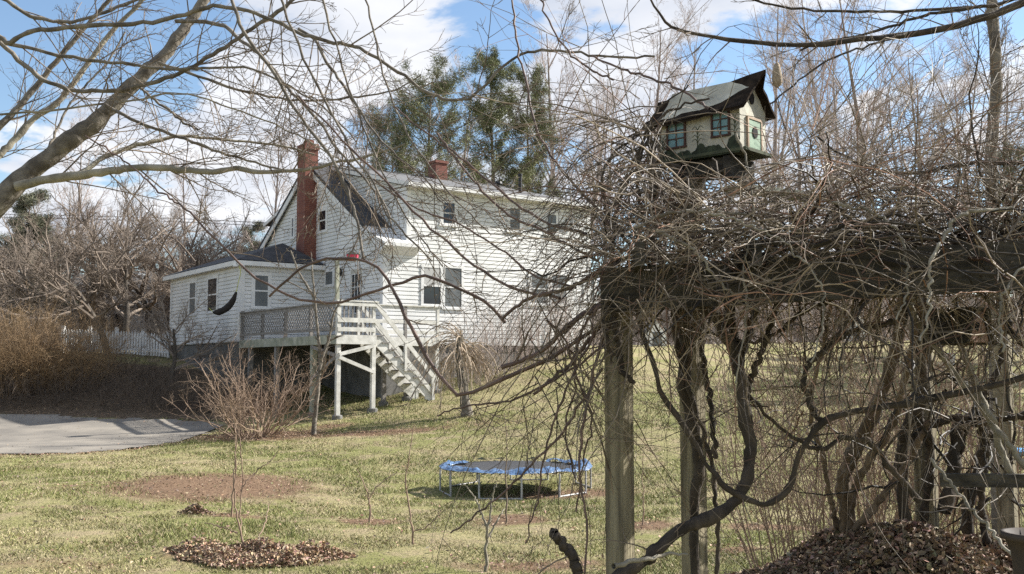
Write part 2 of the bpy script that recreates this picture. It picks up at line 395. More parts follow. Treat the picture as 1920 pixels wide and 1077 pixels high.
def ground_mesh():
    def axis(a, b, st, lo, hi, gr=1.14):
        c = list(np.arange(a, b, st)); s = st; v = c[0]; left = []
        while v > lo: s *= gr; v -= s; left.append(v)
        s = st; v = c[-1]; right = []
        while v < hi: s *= gr; v += s; right.append(v)
        return np.array(left[::-1] + c + right)
    xs = axis(-13, 15, .13, -420, 420); ys = axis(5, 35, .13, -60, 620)
    X, Y = np.meshgrid(xs, ys, indexing='ij'); Z = ground(X, Y)
    near = (np.abs(X) < 30) & (Y < 50)
    Z += np.where(near, .02 * np.sin(X * 3.1 + 1.3 * np.sin(Y * 1.7)) * np.sin(Y * 2.7 + 1.1 * np.sin(X * 2.1)), 0)
    soil = np.zeros(X.shape)
    for (cx, cy, a, b), w in zip(SOIL, SOIL_W):
        d = np.sqrt(((X - cx) / a) ** 2 + ((Y - cy) / b) ** 2)
        soil = np.maximum(soil, w * np.clip(1.5 - d, 0, 1))
    wood = np.clip((Y - 38) / 6, 0, 1) * (X < 2) + np.clip((Y - 60) / 10, 0, 1) * (X >= 2)
    bank = inside(np.array([ghit(*q)[:2] for q in ((-400, 774), (0, 776), (250, 786), (420, 792), (440, 790))] + [(-7.5, 38), (-40, 38)]), X, Y)
    wood = np.maximum(wood, bank * 1.0)
    nx, ny = X.shape; idx = np.arange(nx * ny).reshape(nx, ny)
    f = np.stack([idx[:-1, :-1], idx[1:, :-1], idx[1:, 1:], idx[:-1, 1:]], -1).reshape(-1, 4)
    mb = MB(); mb.add(np.stack([X, Y, Z], -1).reshape(-1, 3), f, col=np.stack([soil, wood, np.zeros_like(soil)], -1).reshape(-1, 3))
    m = bpy.data.materials.new('lawn_ground'); m.use_nodes = True; nt = m.node_tree; N = nt.nodes.new; L = nt.links.new; b = nt.nodes['Principled BSDF']
    b.inputs['Roughness'].default_value = .95; b.inputs['Specular IOR Level'].default_value = .1
    tc = N('ShaderNodeTexCoord')
    def noise(s, d=6, r=.5, st=None):
        n = N('ShaderNodeTexNoise'); n.inputs['Scale'].default_value = s; n.inputs['Detail'].default_value = d; n.inputs['Roughness'].default_value = r
        if st:
            mp = N('ShaderNodeMapping'); mp.inputs['Scale'].default_value = st; L(tc.outputs['Object'], mp.inputs[0]); L(mp.outputs[0], n.inputs['Vector'])
        else: L(tc.outputs['Object'], n.inputs['Vector'])
        return n.outputs['Fac']
    def mix(f, a, c):
        x = N('ShaderNodeMix'); x.data_type = 'RGBA'; L(f, x.inputs[0])
        for i, q in ((6, a), (7, c)):
            if isinstance(q, tuple): x.inputs[i].default_value = (*q, 1)
            else: L(q, x.inputs[i])
        return x.outputs[2]
    def step(v, a, c):
        r = N('ShaderNodeMapRange'); r.interpolation_type = 'SMOOTHSTEP'; r.inputs['From Min'].default_value = a; r.inputs['From Max'].default_value = c; L(v, r.inputs['Value']); return r.outputs[0]
    big = step(noise(.33, 5, .6), .42, .60)
    base = mix(big, (.205, .205, .08), (.31, .27, .145))
    base = mix(step(noise(1.7, 6, .65), .46, .62), base, (.30, .245, .15))
    base = mix(step(noise(9, 6, .7), .50, .72), base, (.12, .125, .045))
    base = mix(step(noise(28, 4, .7), .60, .72), base, (.36, .30, .21))
    at = N('ShaderNodeAttribute'); at.attribute_name = 'tint'; sp = N('ShaderNodeSeparateColor'); L(at.outputs['Color'], sp.inputs[0])
    ad = N('ShaderNodeMath'); ad.operation = 'MULTIPLY_ADD'; ad.inputs[1].default_value = .9; L(noise(3.5, 7, .7), ad.inputs[0]); L(sp.outputs[0], ad.inputs[2])
    dirt = mix(step(noise(14, 6, .7), .4, .65), (.14, .09, .058), (.23, .155, .10))
    col = mix(step(ad.outputs[0], .72, 1.22), base, dirt)
    litter = mix(step(noise(9, 6, .7), .42, .62), (.085, .065, .045), (.17, .125, .085))
    col = mix(sp.outputs[1], col, litter)
    L(col, b.inputs['Base Color'])
    bp = N('ShaderNodeBump'); bp.inputs['Strength'].default_value = .8; bp.inputs['Distance'].default_value = .05; L(noise(22, 6, .7), bp.inputs['Height']); L(bp.outputs[0], b.inputs['Normal'])
    o = mb.build('ground', m, smooth=True); tag(o, kind='structure')
ground_mesh()

def driveway():
    mb = MB()
    x0, y0 = DRIVE.min(0); x1, y1 = DRIVE.max(0); st = .22
    xs = np.arange(x0, x1 + st, st); ys = np.arange(y0, y1 + st, st)
    X, Y = np.meshgrid(xs, ys, indexing='ij')
    wob = .18 * np.sin(X * 1.9) + .12 * np.sin(X * 4.7 + 1)
    ins = inside(DRIVE, X, Y + wob * .6)
    Z = ground(X, Y) + .028
    idx = np.arange(X.size).reshape(X.shape)
    f = np.stack([idx[:-1, :-1], idx[1:, :-1], idx[1:, 1:], idx[:-1, 1:]], -1)
    keep = ins[:-1, :-1] & ins[1:, :-1] & ins[1:, 1:] & ins[:-1, 1:]
    Z = np.where(ins, Z, Z - .012)
    mb.add(np.stack([X, Y, Z], -1).reshape(-1, 3), f[keep])
    o = mb.build('driveway', M['asphalt'], smooth=True); tag(o, kind='structure')
driveway()

# ------------------------------------------------------------------ the white house
UA = R_(54)
U = np.array((math.sin(UA), math.cos(UA), 0)); V = np.array((-math.cos(UA), math.sin(UA), 0)); Zv = np.array((0, 0, 1.))
C0 = np.array(((718 - CX) / F * 32.76, 32.76, 0.))
def H(u, v, z): return C0 + U * u + V * v + Zv * z
ZB, ZE, ZP, VP, UL, UD = EZ + .88, EZ + 6.02, EZ + 7.52, 5.7, 8.75, .87
SL = .625
def wall_at(px, py, O, A, Nn):
    d = ray(px, py); e = np.array((0, 0, EZ)); t = ((O - e) @ Nn) / (d @ Nn); q = e + d * t - O
    return q @ A, q[2] + O[2]
house = thing('house', 'white clapboard two storey house with red brick chimney and shed dormer', 'house', H(0, 0, ZB - 1))

def clap(mb, O, A, Nn, poly, rev=.135, out=.034):
    poly = np.asarray(poly, float); z = poly[:, 1].min(); zt = poly[:, 1].max(); k = len(poly)
    def span(h):
        xs = []
        for i in range(k):
            (a, b), (c, d) = poly[i], poly[(i + 1) % k]
            if (b - h) * (d - h) <= 0 and abs(d - b) > 1e-9: xs.append(a + (c - a) * (h - b) / (d - b))
        return (min(xs), max(xs)) if len(xs) >= 2 else None
    O2 = np.array((O[0], O[1], 0))
    mb.add([O2 + A * a + Zv * h for a, h in poly], [list(range(k))])
    while z < zt - .01:
        z1 = min(z + rev, zt); s0, s1 = span(z + 1e-4), span(z1 - 1e-4)
        if s0 and s1:
            g = lambda a, h, o: O2 + A * a + Zv * h + Nn * o
            lp = .024; s0 = span(min(z + lp, z1 - .002)) or s0
            mb.add([g(s0[0], z + lp, out), g(s0[1], z + lp, out), g(s1[1], z1, out * .75), g(s1[0], z1, out * .75), g(s0[0], z + lp, .001), g(s0[1], z + lp, .001), g(s1[1], z1, .001), g(s1[0], z1, .001)], [[0, 1, 2, 3], [4, 5, 1, 0], [3, 2, 6, 7], [0, 3, 7, 4], [1, 5, 6, 2]])
        z += rev
def window(O, A, Nn, a0, a1, z0, z1, pane='glass', casing=.09, mid=True, munt=(1, 1), name='window', low=None):
    if a0 > a1: a0, a1 = a1, a0
    O2 = np.array((O[0], O[1], 0)); g = lambda a, h, o: O2 + A * a + Zv * h + Nn * o
    m = MB(); c = casing
    for (p, q, r, s) in ((a0 - c, a1 + c, z1, z1 + c), (a0 - c, a0, z0, z1), (a1, a1 + c, z0, z1)):
        m.box(g(p, r, 0), A * (q - p), Nn * .055, Zv * (s - r))
    m.box(g(a0 - c - .03, z0 - .06, 0), A * (a1 - a0 + 2 * c + .06), Nn * .08, Zv * .06)
    w = m.build(name, M['trim'], house)
    s = MB(); zm = (z0 + z1) / 2; b = .045
    bars = [(a0, a0 + b, z0, z1), (a1 - b, a1, z0, z1), (a0 + b, a1 - b, z0, z0 + b), (a0 + b, a1 - b, z1 - b, z1)]
    if mid: bars.append((a0 + b, a1 - b, zm - .025, zm + .025))
    for i in range(1, munt[0]): x = a0 + (a1 - a0) * i / munt[0]; bars.append((x - .012, x + .012, z0 + b, z1 - b))
    for i in range(1, munt[1]): h = z0 + (z1 - z0) * i / munt[1]; bars.append((a0 + b, a1 - b, h - .011, h + .011))
    for i, (p, q, r, t) in enumerate(bars): s.box(g(p, r, .042), A * (q - p), Nn * (.014 + .001 * (i > 3) + .0005 * i), Zv * (t - r))
    s.build('sash', M['trim'], w)
    pn = MB()
    if low and mid:
        pn.box(g(a0 + .01, z0 + .01, .037), A * (a1 - a0 - .02), Nn * .006, Zv * (zm - z0 - .01)); pn.build('pane', M[low], w)
        p2 = MB(); p2.box(g(a0 + .01, zm, .037), A * (a1 - a0 - .02), Nn * .007, Zv * (z1 - zm - .01)); p2.build('pane', M[pane], w)
    else:
        pn.box(g(a0 + .01, z0 + .01, .037), A * (a1 - a0 - .02), Nn * .006, Zv * (z1 - z0 - .02)); pn.build('pane', M[pane], w)
    return w

def build_house():
    GN, LN = -U, -V
    OG = H(0, 0, 0); OL = H(0, 0, 0)
    # gable wall (runs along V), in two convex pieces either side of nothing: one polygon is convex
    zr = lambda v: ZP - SL * abs(v - VP)
    vb = 2 * VP
    m = MB(); clap(m, OG, V, GN, [(0, ZB), (vb, ZB), (vb, zr(vb)), (VP, ZP - .05), (0, zr(0))])
    m.build('gable_wall', M['siding'], house)
    m = MB(); clap(m, OL, U, LN, [(0, ZB), (UL, ZB), (UL, ZE), (UD, ZE), (UD, ZB + 3.0), (0, ZB + 3.0)][:0] or [(UD, ZB), (UL, ZB), (UL, ZE), (UD, ZE)])
    clap(m, OL, U, LN, [(0, ZB), (UD, ZB), (UD, zr(0) - .05), (0, zr(0) - .05)])
    m.build('front_wall', M['siding'], house)
    # dormer cheeks (front and rear) along V at u = UD
    OD = H(UD, 0, 0); zd = lambda v: ZE + (ZP - .1 - ZE) * min(v, vb - v) / VP
    m = MB(); clap(m, OD, V, GN, [(0, zr(0)), (VP - .1, zr(VP - .1)), (0, ZE)][:0] or [(0.02, zr(0.02)), (VP - .3, zr(VP - .3)), (.02, ZE)])
    clap(m, OD, V, GN, [(vb, zr(vb)), (vb, ZE), (VP + .3, zr(VP + .3))])
    m.build('dormer_cheek', M['siding'], house)
    m = MB()                                              # closed far sides
    m.prism([H(UL, 0, ZB), H(UL, vb, ZB), H(UL, vb, ZE), H(UL, VP, ZP - .1), H(UL, 0, ZE)], -U * .1)
    m.prism([H(0.1, vb, ZB), H(UL - .1, vb, ZB), H(UL - .1, vb, ZE), H(.1, vb, zr(vb))], -V * .1)
    m.build('rear_wall', M['siding'], house)
    # corner boards and trim
    m = MB()
    m.box(H(0, 0, ZB) - U * .045 - V * .045, U * .17, V * .045, Zv * (zr(0) - ZB - .2))
    m.box(H(0, 0, ZB) - U * .045, V * .14, U * .045, Zv * (zr(0) - ZB - .2))
    m.box(H(UD, 0, zr(0)) - U * .045 - V * .045, U * .165, V * .045, Zv * (ZE - zr(0) - .15))
    m.box(H(UD, 0, zr(0)) - U * .045, V * .12, U * .045, Zv * (ZE - zr(0) - .15))
    m.box(H(UL, 0, ZB) - U * .13 - V * .045, U * .16, V * .045, Zv * (ZE - ZB - .15))
    m.box(H(.14, 0, ZB - .1) - V * .05, U * (UL - .28), V * .045, Zv * .12)
    m.build('corner_board', M['trim'], house)
    # main roof: strip in front of the dormer, rear slope, and sheds
    n1 = np.array((0., 0, 1))
    m = MB()
    m.prism([H(-.18, .85, zr(.85)), H(-.18, VP, ZP), H(-.18, VP, ZP + .15), H(-.18, .85, zr(.85) + .15)], U * (UD + .18))
    m.prism([H(-.18, VP, ZP), H(-.18, vb + .3, zr(vb + .3)), H(-.18, vb + .3, zr(vb + .3) + .15), H(-.18, VP, ZP + .15)], U * (UD + .18))
    m.build('roof', M['roof'], house)
    rf = MB()
    rf.prism([H(UD - .17, -.38, ZE - .02), H(UD - .17, VP, ZP), H(UD - .17, VP, ZP + .12), H(UD - .17, -.38, ZE + .07)], U * (UL - UD + .4))
    rf.prism([H(UD - .17, VP, ZP), H(UD - .17, vb + .38, ZE - .02), H(UD - .17, vb + .38, ZE + .1), H(UD - .17, VP, ZP + .17)], U * (UL - UD + .4))
    sr = rf.build('dormer_roof', M['roofgrey'], house)
    m = MB()                                              # fascias and rake boards
    m.box(H(UD - .19, -.41, ZE - .05), U * (UL - UD + .44), V * .03, Zv * .13)
    m.box(H(UD - .19, -.38, ZE - .05), U * (UL - UD + .44), V * .37, Zv * .03)
    m.bar(H(UD - .19, -.38, ZE - .0), H(UD - .19, VP, ZP - .0), .03, .13)
    m.bar(H(UD - .19, vb + .38, ZE - .0), H(UD - .19, VP, ZP - .0), .03, .13)
    m.bar(H(-.16, .8, zr(.8) - .1), H(-.16, VP, ZP - .1), .04, .2)
    m.bar(H(-.16, vb + .3, zr(vb + .3) - .1), H(-.16, VP, ZP - .1), .04, .2)
    m.build('fascia', M['trim'], house)
    # white metal snow belt and flared eave return
    m = MB()
    prof = [(.95, zr(.95) + .16), (.55, zr(.55) + .17), (.1, zr(.1) + .22), (-.42, zr(-.42) + .36), (-.42, zr(-.42) + .24), (-.02, zr(0) - .28), (.3, zr(.3) - .1), (.95, zr(.95) - .02)]
    a = [H(-.2, v, z) for v, z in prof]; k = len(prof)
    vv = np.array(a + [q + U * (UD + .5) for q in a])
    m.add(vv, [[i, (i + 1) % k, k + (i + 1) % k, k + i] for i in range(k)], [[0, 1, 6, 7], [1, 2, 5, 6], [2, 3, 4, 5]], [[k, k + 7, k + 6, k + 1], [k + 1, k + 6, k + 5, k + 2], [k + 2, k + 5, k + 4, k + 3]])
    m.build('eave_return', M['trim'], house)
    # chimneys
    m = MB(); ct = EZ + 8.2
    m.box(H(-.5, 5.05, EZ + 3.6), U * .5, V * .7, Zv * (8.0 - 3.6))
    m.box(H(-.54, 5.01, EZ + 8.0), U * .58, V * .78, Zv * .12); m.box(H(-.52, 5.03, EZ + 8.12), U * .54, V * .74, Zv * .1)
    m.box(H(-.53, 5.02, EZ + 3.6), U * .53, V * .85, Zv * .5)
    ch = m.build('chimney', M['brick'], house)
    m = MB(); m.box(H(-.35, 5.2, EZ + 8.22), U * .25, V * .4, Zv * .16); m.build('flue', M['brick'], ch)
    m = MB(); m.box(H(5.3, 5.4, ZP - .3), U * .55, V * .6, Zv * (EZ + 8.32 - ZP + .2)); m.box(H(5.26, 5.36, EZ + 8.24), U * .63, V * .68, Zv * .1)
    m.build('chimney', M['brick'], house)
    # roof vents
    zs = lambda v: ZE + .1 + (ZP + .17 - ZE - .1) * (v + .38) / (VP + .38)
    m = MB(); q = H(7.0, 2.0, zs(2.0)); m.lathe(q, [(.07, -.1), (.07, .62), (.09, .62), (.09, .7), (.01, .7)], 12); m.build('vent_pipe', M['dark'], house)
    m = MB(); q = H(5.9, 1.9, zs(1.9)); m.lathe(q, [(.06, -.1), (.06, .18), (.16, .2), (.14, .28), (.01, .3)], 12); m.build('vent_pipe', M['dark'], house)
    # gable windows and door
    def gw(x0, y0, x1, y1, **k):
        a0, zt = wall_at(x0, y0, OG, V, GN); a1, _ = wall_at(x1, y0, OG, V, GN); _, zb = wall_at((x0 + x1) / 2, y1, OG, V, GN); _, zt = wall_at((x0 + x1) / 2, y0, OG, V, GN)
        return window(OG, V, GN, a0, a1, zb, zt, **k)
    gw(600.5, 394, 614, 434); 
    w2 = gw(549, 408, 553.5, 446)
    gw(612, 508, 627, 536, pane='screen', mid=False)
    # door
    a0, zt = wall_at(660, 507, OG, V, GN); a1, _ = wall_at(682, 507, OG, V, GN)
    a0, a1 = min(a0, a1), max(a0, a1); zd0 = EZ + .97
    g = lambda a, h, o: np.array((OG[0], OG[1], 0)) + V * a + Zv * h + GN * o
    m = MB()
    for (p, q, r, s) in ((a0 - .1, a1 + .1, zt, zt + .1), (a0 - .1, a0, zd0, zt), (a1, a1 + .1, zd0, zt)): m.box(g(p, r, 0), V * (q - p), GN * .05, Zv * (s - r))
    dr = m.build('door', M['trim'], house)
    m = MB(); m.box(g(a0, zd0, .036), V * (a1 - a0), GN * .008, Zv * (zt - zd0)); m.build('door_leaf', mat('door_paint', (.5, .48, .42), (.42, .4, .35), .5), dr)
    w_ = a1 - a0
    m = MB(); m.box(g(a0 + .12 * w_, zd0 + .85, .0445), V * .76 * w_, GN * .004, Zv * (zt - zd0 - 1.0)); m.build('pane', M['glass'], dr)
    m = MB()
    for i in range(4): m.box(g(a0 + (.12 + .76 * i / 3) * w_ - .015, zd0 + .85, .049), V * .03, GN * .012, Zv * (zt - zd0 - 1.0))
    for i in range(4): m.box(g(a0 + .12 * w_, zd0 + .85 + (zt - zd0 - 1.03) * i / 3, .0495), V * .76 * w_, GN * .01, Zv * .03)
    m.build('muntin', M['trim'], dr)
    m = MB(); la, lz = wall_at(645, 512, OG, V, GN); m.lathe(g(la, lz, .16), [(.01, .16), (.07, .1), (.09, 0), (.06, -.12), (.01, -.13)], 10); m.bar(g(la, lz + .12, 0), g(la, lz + .12, .16), .03, .03); m.build('wall_lamp', M['dark'], house)
    # front windows
    def lw(x0, y0, x1, y1, **k):
        a0, _ = wall_at(x0, y0, OL, U, LN); a1, _ = wall_at(x1, y0, OL, U, LN); xm = (x0 + x1) / 2
        _, zt = wall_at(xm, y0, OL, U, LN); _, zb = wall_at(xm, y1, OL, U, LN)
        return window(OL, U, LN, a0, a1, zb, zt, **k)
    lw(828, 379, 853, 422); lw(953, 389, 975, 434, pane='screen'); lw(1023, 401, 1043, 440, pane='screen', low='screen')
    lw(791, 500, 827, 573, pane='blind', low='glass', casing=.05); lw(831, 501, 866, 578, pane='screen', low='screen', casing=.05)
    lw(993, 513, 1027, 571, pane='screen'); lw(1032, 514, 1062, 571, pane='screen', casing=.07); lw(1096, 521, 1114, 566, pane='screen')
    # foundation
    m = MB(); m.box(H(.05, .06, -1.5), U * (UL - .1), V * (vb - .12), Zv * (ZB + 1.5 - .02)); 
    m.box(H(-3.0, 4.52, -1.5), U * 3.03, V * 7.4, Zv * (ZB + 1.5 - .02)); m.build('foundation', M['concrete'], house)
    # side wing with hip roof
    a, b = 4.46, 11.97; LWg = 3.07; ze = EZ + 3.55
    OW = H(0, a, 0); m = MB(); clap(m, OW, -U, LN, [(0, ZB), (LWg, ZB), (LWg, ze), (0, ze)])
    OE = H(-LWg, 0, 0); clap(m, OE, V, GN, [(a, ZB), (b, ZB), (b, ze), (a, ze)])
    m.prism([H(-LWg, b, ZB), H(-.05, b, ZB), H(-.05, b, ze), H(-LWg, b, ze)], -V * .1)
    m.build('wing_wall', M['siding'], house)
    m = MB()
    m.box(H(-LWg - .045, a - .045, ZB), U * .165, V * .045, Zv * (ze - ZB)); m.box(H(-LWg - .045, a, ZB), U * .045, V * .13, Zv * (ze - ZB))
    m.box(H(-LWg - .045, b - .12, ZB), U * .045, V * .12, Zv * (ze - ZB))
    m.build('corner_board', M['trim'], house)
    o = .28; E = [H(-LWg - o, a - o, ze), H(-.03, a - o, ze), H(-.03, b + o, ze), H(-LWg - o, b + o, ze)]
    m = MB(); ap, ap2 = H(-1.05, 5.7, EZ + 4.42), H(-1.05, 10.8, EZ + 4.42)
    t = Zv * .12
    m.add([e + t for e in E] + [ap + t, ap2 + t], [[0, 1, 4], [2, 3, 5]], [[1, 2, 5, 4], [3, 0, 4, 5]]); wr = m.build('wing_roof', M['roof'], house)
    m = MB()
    for i in range(4):
        p, q = E[i], E[(i + 1) % 4]; d = (q - p) / np.linalg.norm(q - p); inn = np.array((-d[1], d[0], 0))
        m.box(p - Zv * .06, q - p, inn * (.03 + .001 * i), Zv * (.155 + .002 * i))
    m.box(E[0] - Zv * .058 + U * .05 + V * .05, U * (LWg + o - .1), V * .25, Zv * .02); m.box(E[0] - Zv * .056 + U * .05 + V * .3, U * .25, V * 7.3, Zv * .02)
    m.build('wing_fascia', M['trim'], house)
    def ww(O, A, Nn, x0, y0, x1, y1, **k):
        a0, _ = wall_at(x0, y0, O, A, Nn); a1, _ = wall_at(x1, y0, O, A, Nn); xm = (x0 + x1) / 2; _, zt = wall_at(xm, y0, O, A, Nn); _, zb = wall_at(xm, y1, O, A, Nn)
        return window(O, A, Nn, a0, a1, zb, zt, **k)
    ww(OW, -U, LN, 475.5, 515, 504, 577, pane='screen', low='screen')
    ww(OE, V, GN, 392, 521, 410, 585, casing=.08); ww(OE, V, GN, 358, 529, 370, 590, pane='screen', casing=.08)
    m = MB(); q = P(448, 497, 34.3)
    for s in (-1, 1): m.lathe(q + U * s * .12, [(.02, .1), (.06, .08), (.09, -.06), (.01, -.08)], 10)
    m.bar(q - U * .14, q + U * .14, .04, .04); m.bar(q + Zv * .03, q + V * .3 + Zv * .05, .03, .03); m.build('flood_lamp', M['trim'], house)
build_house()

# ------------------------------------------------------------------ wooden deck with stairs
def deck():
    dk = thing('wooden_deck', 'raised worn white deck with lattice railing and stairs beside house', 'deck', H(-3.07, -2.95, 0))
    ZD = EZ + .93; u0, v0 = -3.07, -2.95
    m = MB()
    for v in np.arange(v0 + .03, 4.4, .145):
        ue = -1.85 if v < -1.95 else (.9 if v < -.12 else -.06)
        m.box(H(u0 + .03, v, ZD - .03 + .0015 * math.sin(v * 9)), U * (ue - u0 - .03), V * .135, Zv * .03)
    m.build('floor', M['deckgrey'], dk)
    m = MB(); fh = .26
    m.box(H(u0 - .04, v0, ZD - fh), U * .04, V * 7.38, Zv * fh); 
    m.build('skirt_board', M['deckgreen'], dk)
    m = MB()
    m.box(H(u0 - .04, v0 - .04, ZD - fh + .002), U * 1.27, V * .04, Zv * fh)
    m.box(H(-1.85, -1.99, ZD - fh), U * 2.75, V * .04, Zv * fh); m.box(H(.9, -1.99, ZD - fh), U * .04, V * 1.9, Zv * fh)
    m.build('front_board', M['deckwhite'], dk)
    m = MB()
    for u in np.arange(u0 + .4, -.1, .4): m.box(H(u, v0 + .02, ZD - .21), U * .04, V * (2.9 if u > -1.85 else 7.2), Zv * .18) if u < -1.85 else m.box(H(u, -1.93, ZD - .21), U * .04, V * (1.8), Zv * .18)
    m.build('joist', M['deckgrey'], dk)
    # support posts on concrete footings
    def post(u, v, matn, w=.12):
        q = H(u, v, 0); g = gz(q[0], q[1])
        m = MB(); m.box(H(u - w / 2, v - w / 2, g + .1), U * w, V * w, Zv * (ZD - .26 - g - .1)); p = m.build('post', M[matn], dk)
        m = MB(); m.lathe(np.array((q[0], q[1], g)), [(.15, -.2), (.15, .1), (.12, .12), (.001, .12)], 14); m.build('footing', M['concrete'], p)
    post(u0 + .06, v0 + .06, 'deckwhite'); post(-1.9, v0 + .06, 'deckwhite'); post(u0 + .06, -1.3, 'deckgreen', .16); post(u0 + .06, 1.4, 'deckgrey', .14); post(u0 + .06, 3.6, 'deckgrey', .14)
    post(.85, -1.9, 'deckwhite'); post(-1.0, -1.9, 'deckgrey'); post(-.2, -1.9, 'deckgrey')
    # braces
    for (a, b) in (((u0 + .06, v0, .38), (-1.9, v0, .64)), ((u0 + .06, v0, .3), (-1.9, v0, -.12))):
        m = MB(); m.bar(H(a[0], a[1] - .02, EZ + a[2]), H(b[0], b[1] - .02, EZ + b[2]), .045, .1); m.build('brace', M['deckwhite'], dk)
    for (a, b) in (((u0, v0 + .1, .28), (u0, -1.3, -.35)), ((u0, v0 + .1, .36), (u0, -1.3, .62))):
        m = MB(); m.bar(H(a[0] - .02, a[1], EZ + a[2]), H(b[0] - .02, b[1], EZ + b[2]), .045, .1); m.build('brace', M['deckgrey'], dk)
    # railing posts
    ZR = ZD + .95
    def rpost(u, v, mt='deckwhite', h=.95, w=.09):
        m = MB(); m.box(H(u - w / 2, v - w / 2, ZD - .2), U * w, V * w, Zv * (h + .2)); m.build('rail_post', M[mt], dk)
    for v in (-1.1, .75, 2.6): rpost(u0 + .05, v, 'deckgrey')
    rpost(u0 + .05, 4.36, 'deckgrey', 1.0, .1); rpost(u0 + .05, v0 + .05, 'deckwhite', .98, .12); rpost(-1.9, v0 + .05, 'deckwhite', .95); rpost(.86, -1.95, 'deckwhite', .95); rpost(-.3, -1.95, 'deckgrey', .95); rpost(-1.9, -1.95, 'deckwhite', .95)
    # lattice side
    m = MB(); v1, v2 = v0 + .12, 4.3; zl0, zl1 = ZD + .22, ZR - .06; hh = zl1 - zl0
    for sgn, off in ((1, 0), (-1, .011)):
        for s in np.arange(v1 - hh, v2, .165):
            a, b = s, s + hh; z0_, z1_ = (zl0, zl1) if sgn > 0 else (zl1, zl0)
            ta = max(0, (v1 - a) / hh); tb = min(1, (v2 - a) / hh)
            if tb - ta < .03: continue
            p = H(u0 - .012 - off, a + hh * ta, z0_ + (z1_ - z0_) * ta); q = H(u0 - .012 - off, a + hh * tb, z0_ + (z1_ - z0_) * tb)
            m.bar(p, q, .008, .034, up=U)if False else m.box(p - V * .02, q - p, V * .046, U * .009)
    m.build('lattice', M['deckgrey'], dk)
    m = MB()
    m.box(H(u0 - .06, v0 - .02, ZR - .04), U * .14, V * 7.35, Zv * .04); m.box(H(u0 - .028, v1, ZR - .14), U * .02, V * (v2 - v1), Zv * .1); m.box(H(u0 - .028, v1, zl0 - .09), U * .03, V * (v2 - v1), Zv * .09)
    m.build('lattice_rail', M['deckgrey'], dk)
    # front boards and balusters
    m = MB()
    m.box(H(u0 - .03, v0 - .045, ZR), U * 1.33, V * .14, Zv * .04)
    for (z, h) in ((.83, .1), (.36, .13), (.1, .12)): m.box(H(u0 + .0, v0 - .03, ZD + z), U * 1.2, V * .03, Zv * h)
    for z in (.85, .42, .1): m.box(H(-1.86, -1.985, ZD + z), U * 2.75, V * .03, Zv * .11)
    m.box(H(-1.86, -2.02, ZR), U * 2.8, V * .13, Zv * .035)
    m.build('rail_board', M['deckwhite'], dk)
    m = MB()
    for u in np.arange(u0 + .2, -1.95, .135): m.box(H(u, v0 + .01, ZD), U * .035, V * .035, Zv * .95)
    m.build('baluster', M['deckgrey'], dk)
    # stairs, along U down to the lawn
    us, ue = -1.85, .05; q = H(ue, -2.4, 0); zs1 = gz(q[0], q[1]) + .02; n = 9
    st = []
    for v in (-2.93, -2.02):
        m = MB(); d = Zv * .30
        m.prism([H(us, v, ZD - .28), H(us, v, ZD - .02), H(ue + .05, v, zs1 + .22), H(ue + .05, v, zs1 - .04), H(ue - .1, v, zs1 - .04)], V * .05)
        for i in range(n):
            uu = us + (ue - us) * i / n; zz = ZD - .02 + (zs1 + .05 - ZD) * (i + .0) / n
            m.prism([H(uu, v + .0015, zz - .24), H(uu + (ue - us) / n, v + .0015, zz - .24), H(uu + (ue - us) / n, v + .0015, zz - .01), H(uu, v + .0015, zz - .01)], V * .047)
        m.build('stringer', M['deckwhite'], dk)
    for i in range(n):
        uu = us + (ue - us) * i / n; zz = ZD - .02 + (zs1 + .05 - ZD) * (i + 1) / n
        if i == n - 1: continue
        m = MB(); m.box(H(uu + .0, -2.97, zz + .205), U * .27, V * 1.03, Zv * .035); m.build('tread', M['deckgrey'], dk)
    for v in (-2.95, -1.99):
        qb = H(ue + .05, v, 0)
        m = MB(); m.bar(H(us - .05, v, ZR + .02), H(ue + .1, v, zs1 + .62), .045, .12); m.bar(H(us, v, ZR - .55), H(ue + .02, v, zs1 + .1 + .1), .035, .12); m.build('stair_rail', M['deckwhite'], dk)
        m = MB(); m.box(H(ue, v - .04, zs1 - .15), U * .09, V * .08, Zv * .82); um = (us + ue) / 2; m.box(H(um, v - .04, (ZD + zs1) / 2 - .1), U * .08, V * .08, Zv * .85); m.build('stair_post', M['deckwhite'], dk)
    # tall pole with feeder rises from the corner
    fp = thing('feeder_pole', 'tall thin wooden pole with short arm on deck corner', 'pole', H(u0 + .1, v0 + .2, ZD))
    m = MB(); m.bar(P(633, 640, 29.0), P(632, 489, 29.0), .1, .1, up=U); m.build('pole', M['deckgreen'], fp)
    m = MB(); m.bar(P(624, 488, 29.0), P(668, 489, 29.0), .05, .05); m.build('arm', M['deckgrey'], fp)
    bf = thing('bird_feeder', 'small pink red bird feeder with grey top on pole arm', 'bird feeder', P(661, 488, 29.0))
    q = P(661, 488, 28.97)
    m = MB(); w, d, h = .26, .2, .15
    m.add([q + np.array(p) for p in ((-w / 2, -d / 2, 0), (w / 2, -d / 2, 0), (w / 2, d / 2, 0), (-w / 2, d / 2, 0), (-w / 2 - .03, -d / 2 - .02, h), (w / 2 + .03, -d / 2 - .02, h), (w / 2 + .03, d / 2 + .02, h), (-w / 2 - .03, d / 2 + .02, h))], [[3, 2, 1, 0], [0, 1, 5, 4], [1, 2, 6, 5], [2, 3, 7, 6], [3, 0, 4, 7], [4, 5, 6, 7]])
    m.build('tray', mat('pink_red_paint', (.62, .05, .11), (.5, .04, .09), .45, 6), bf)
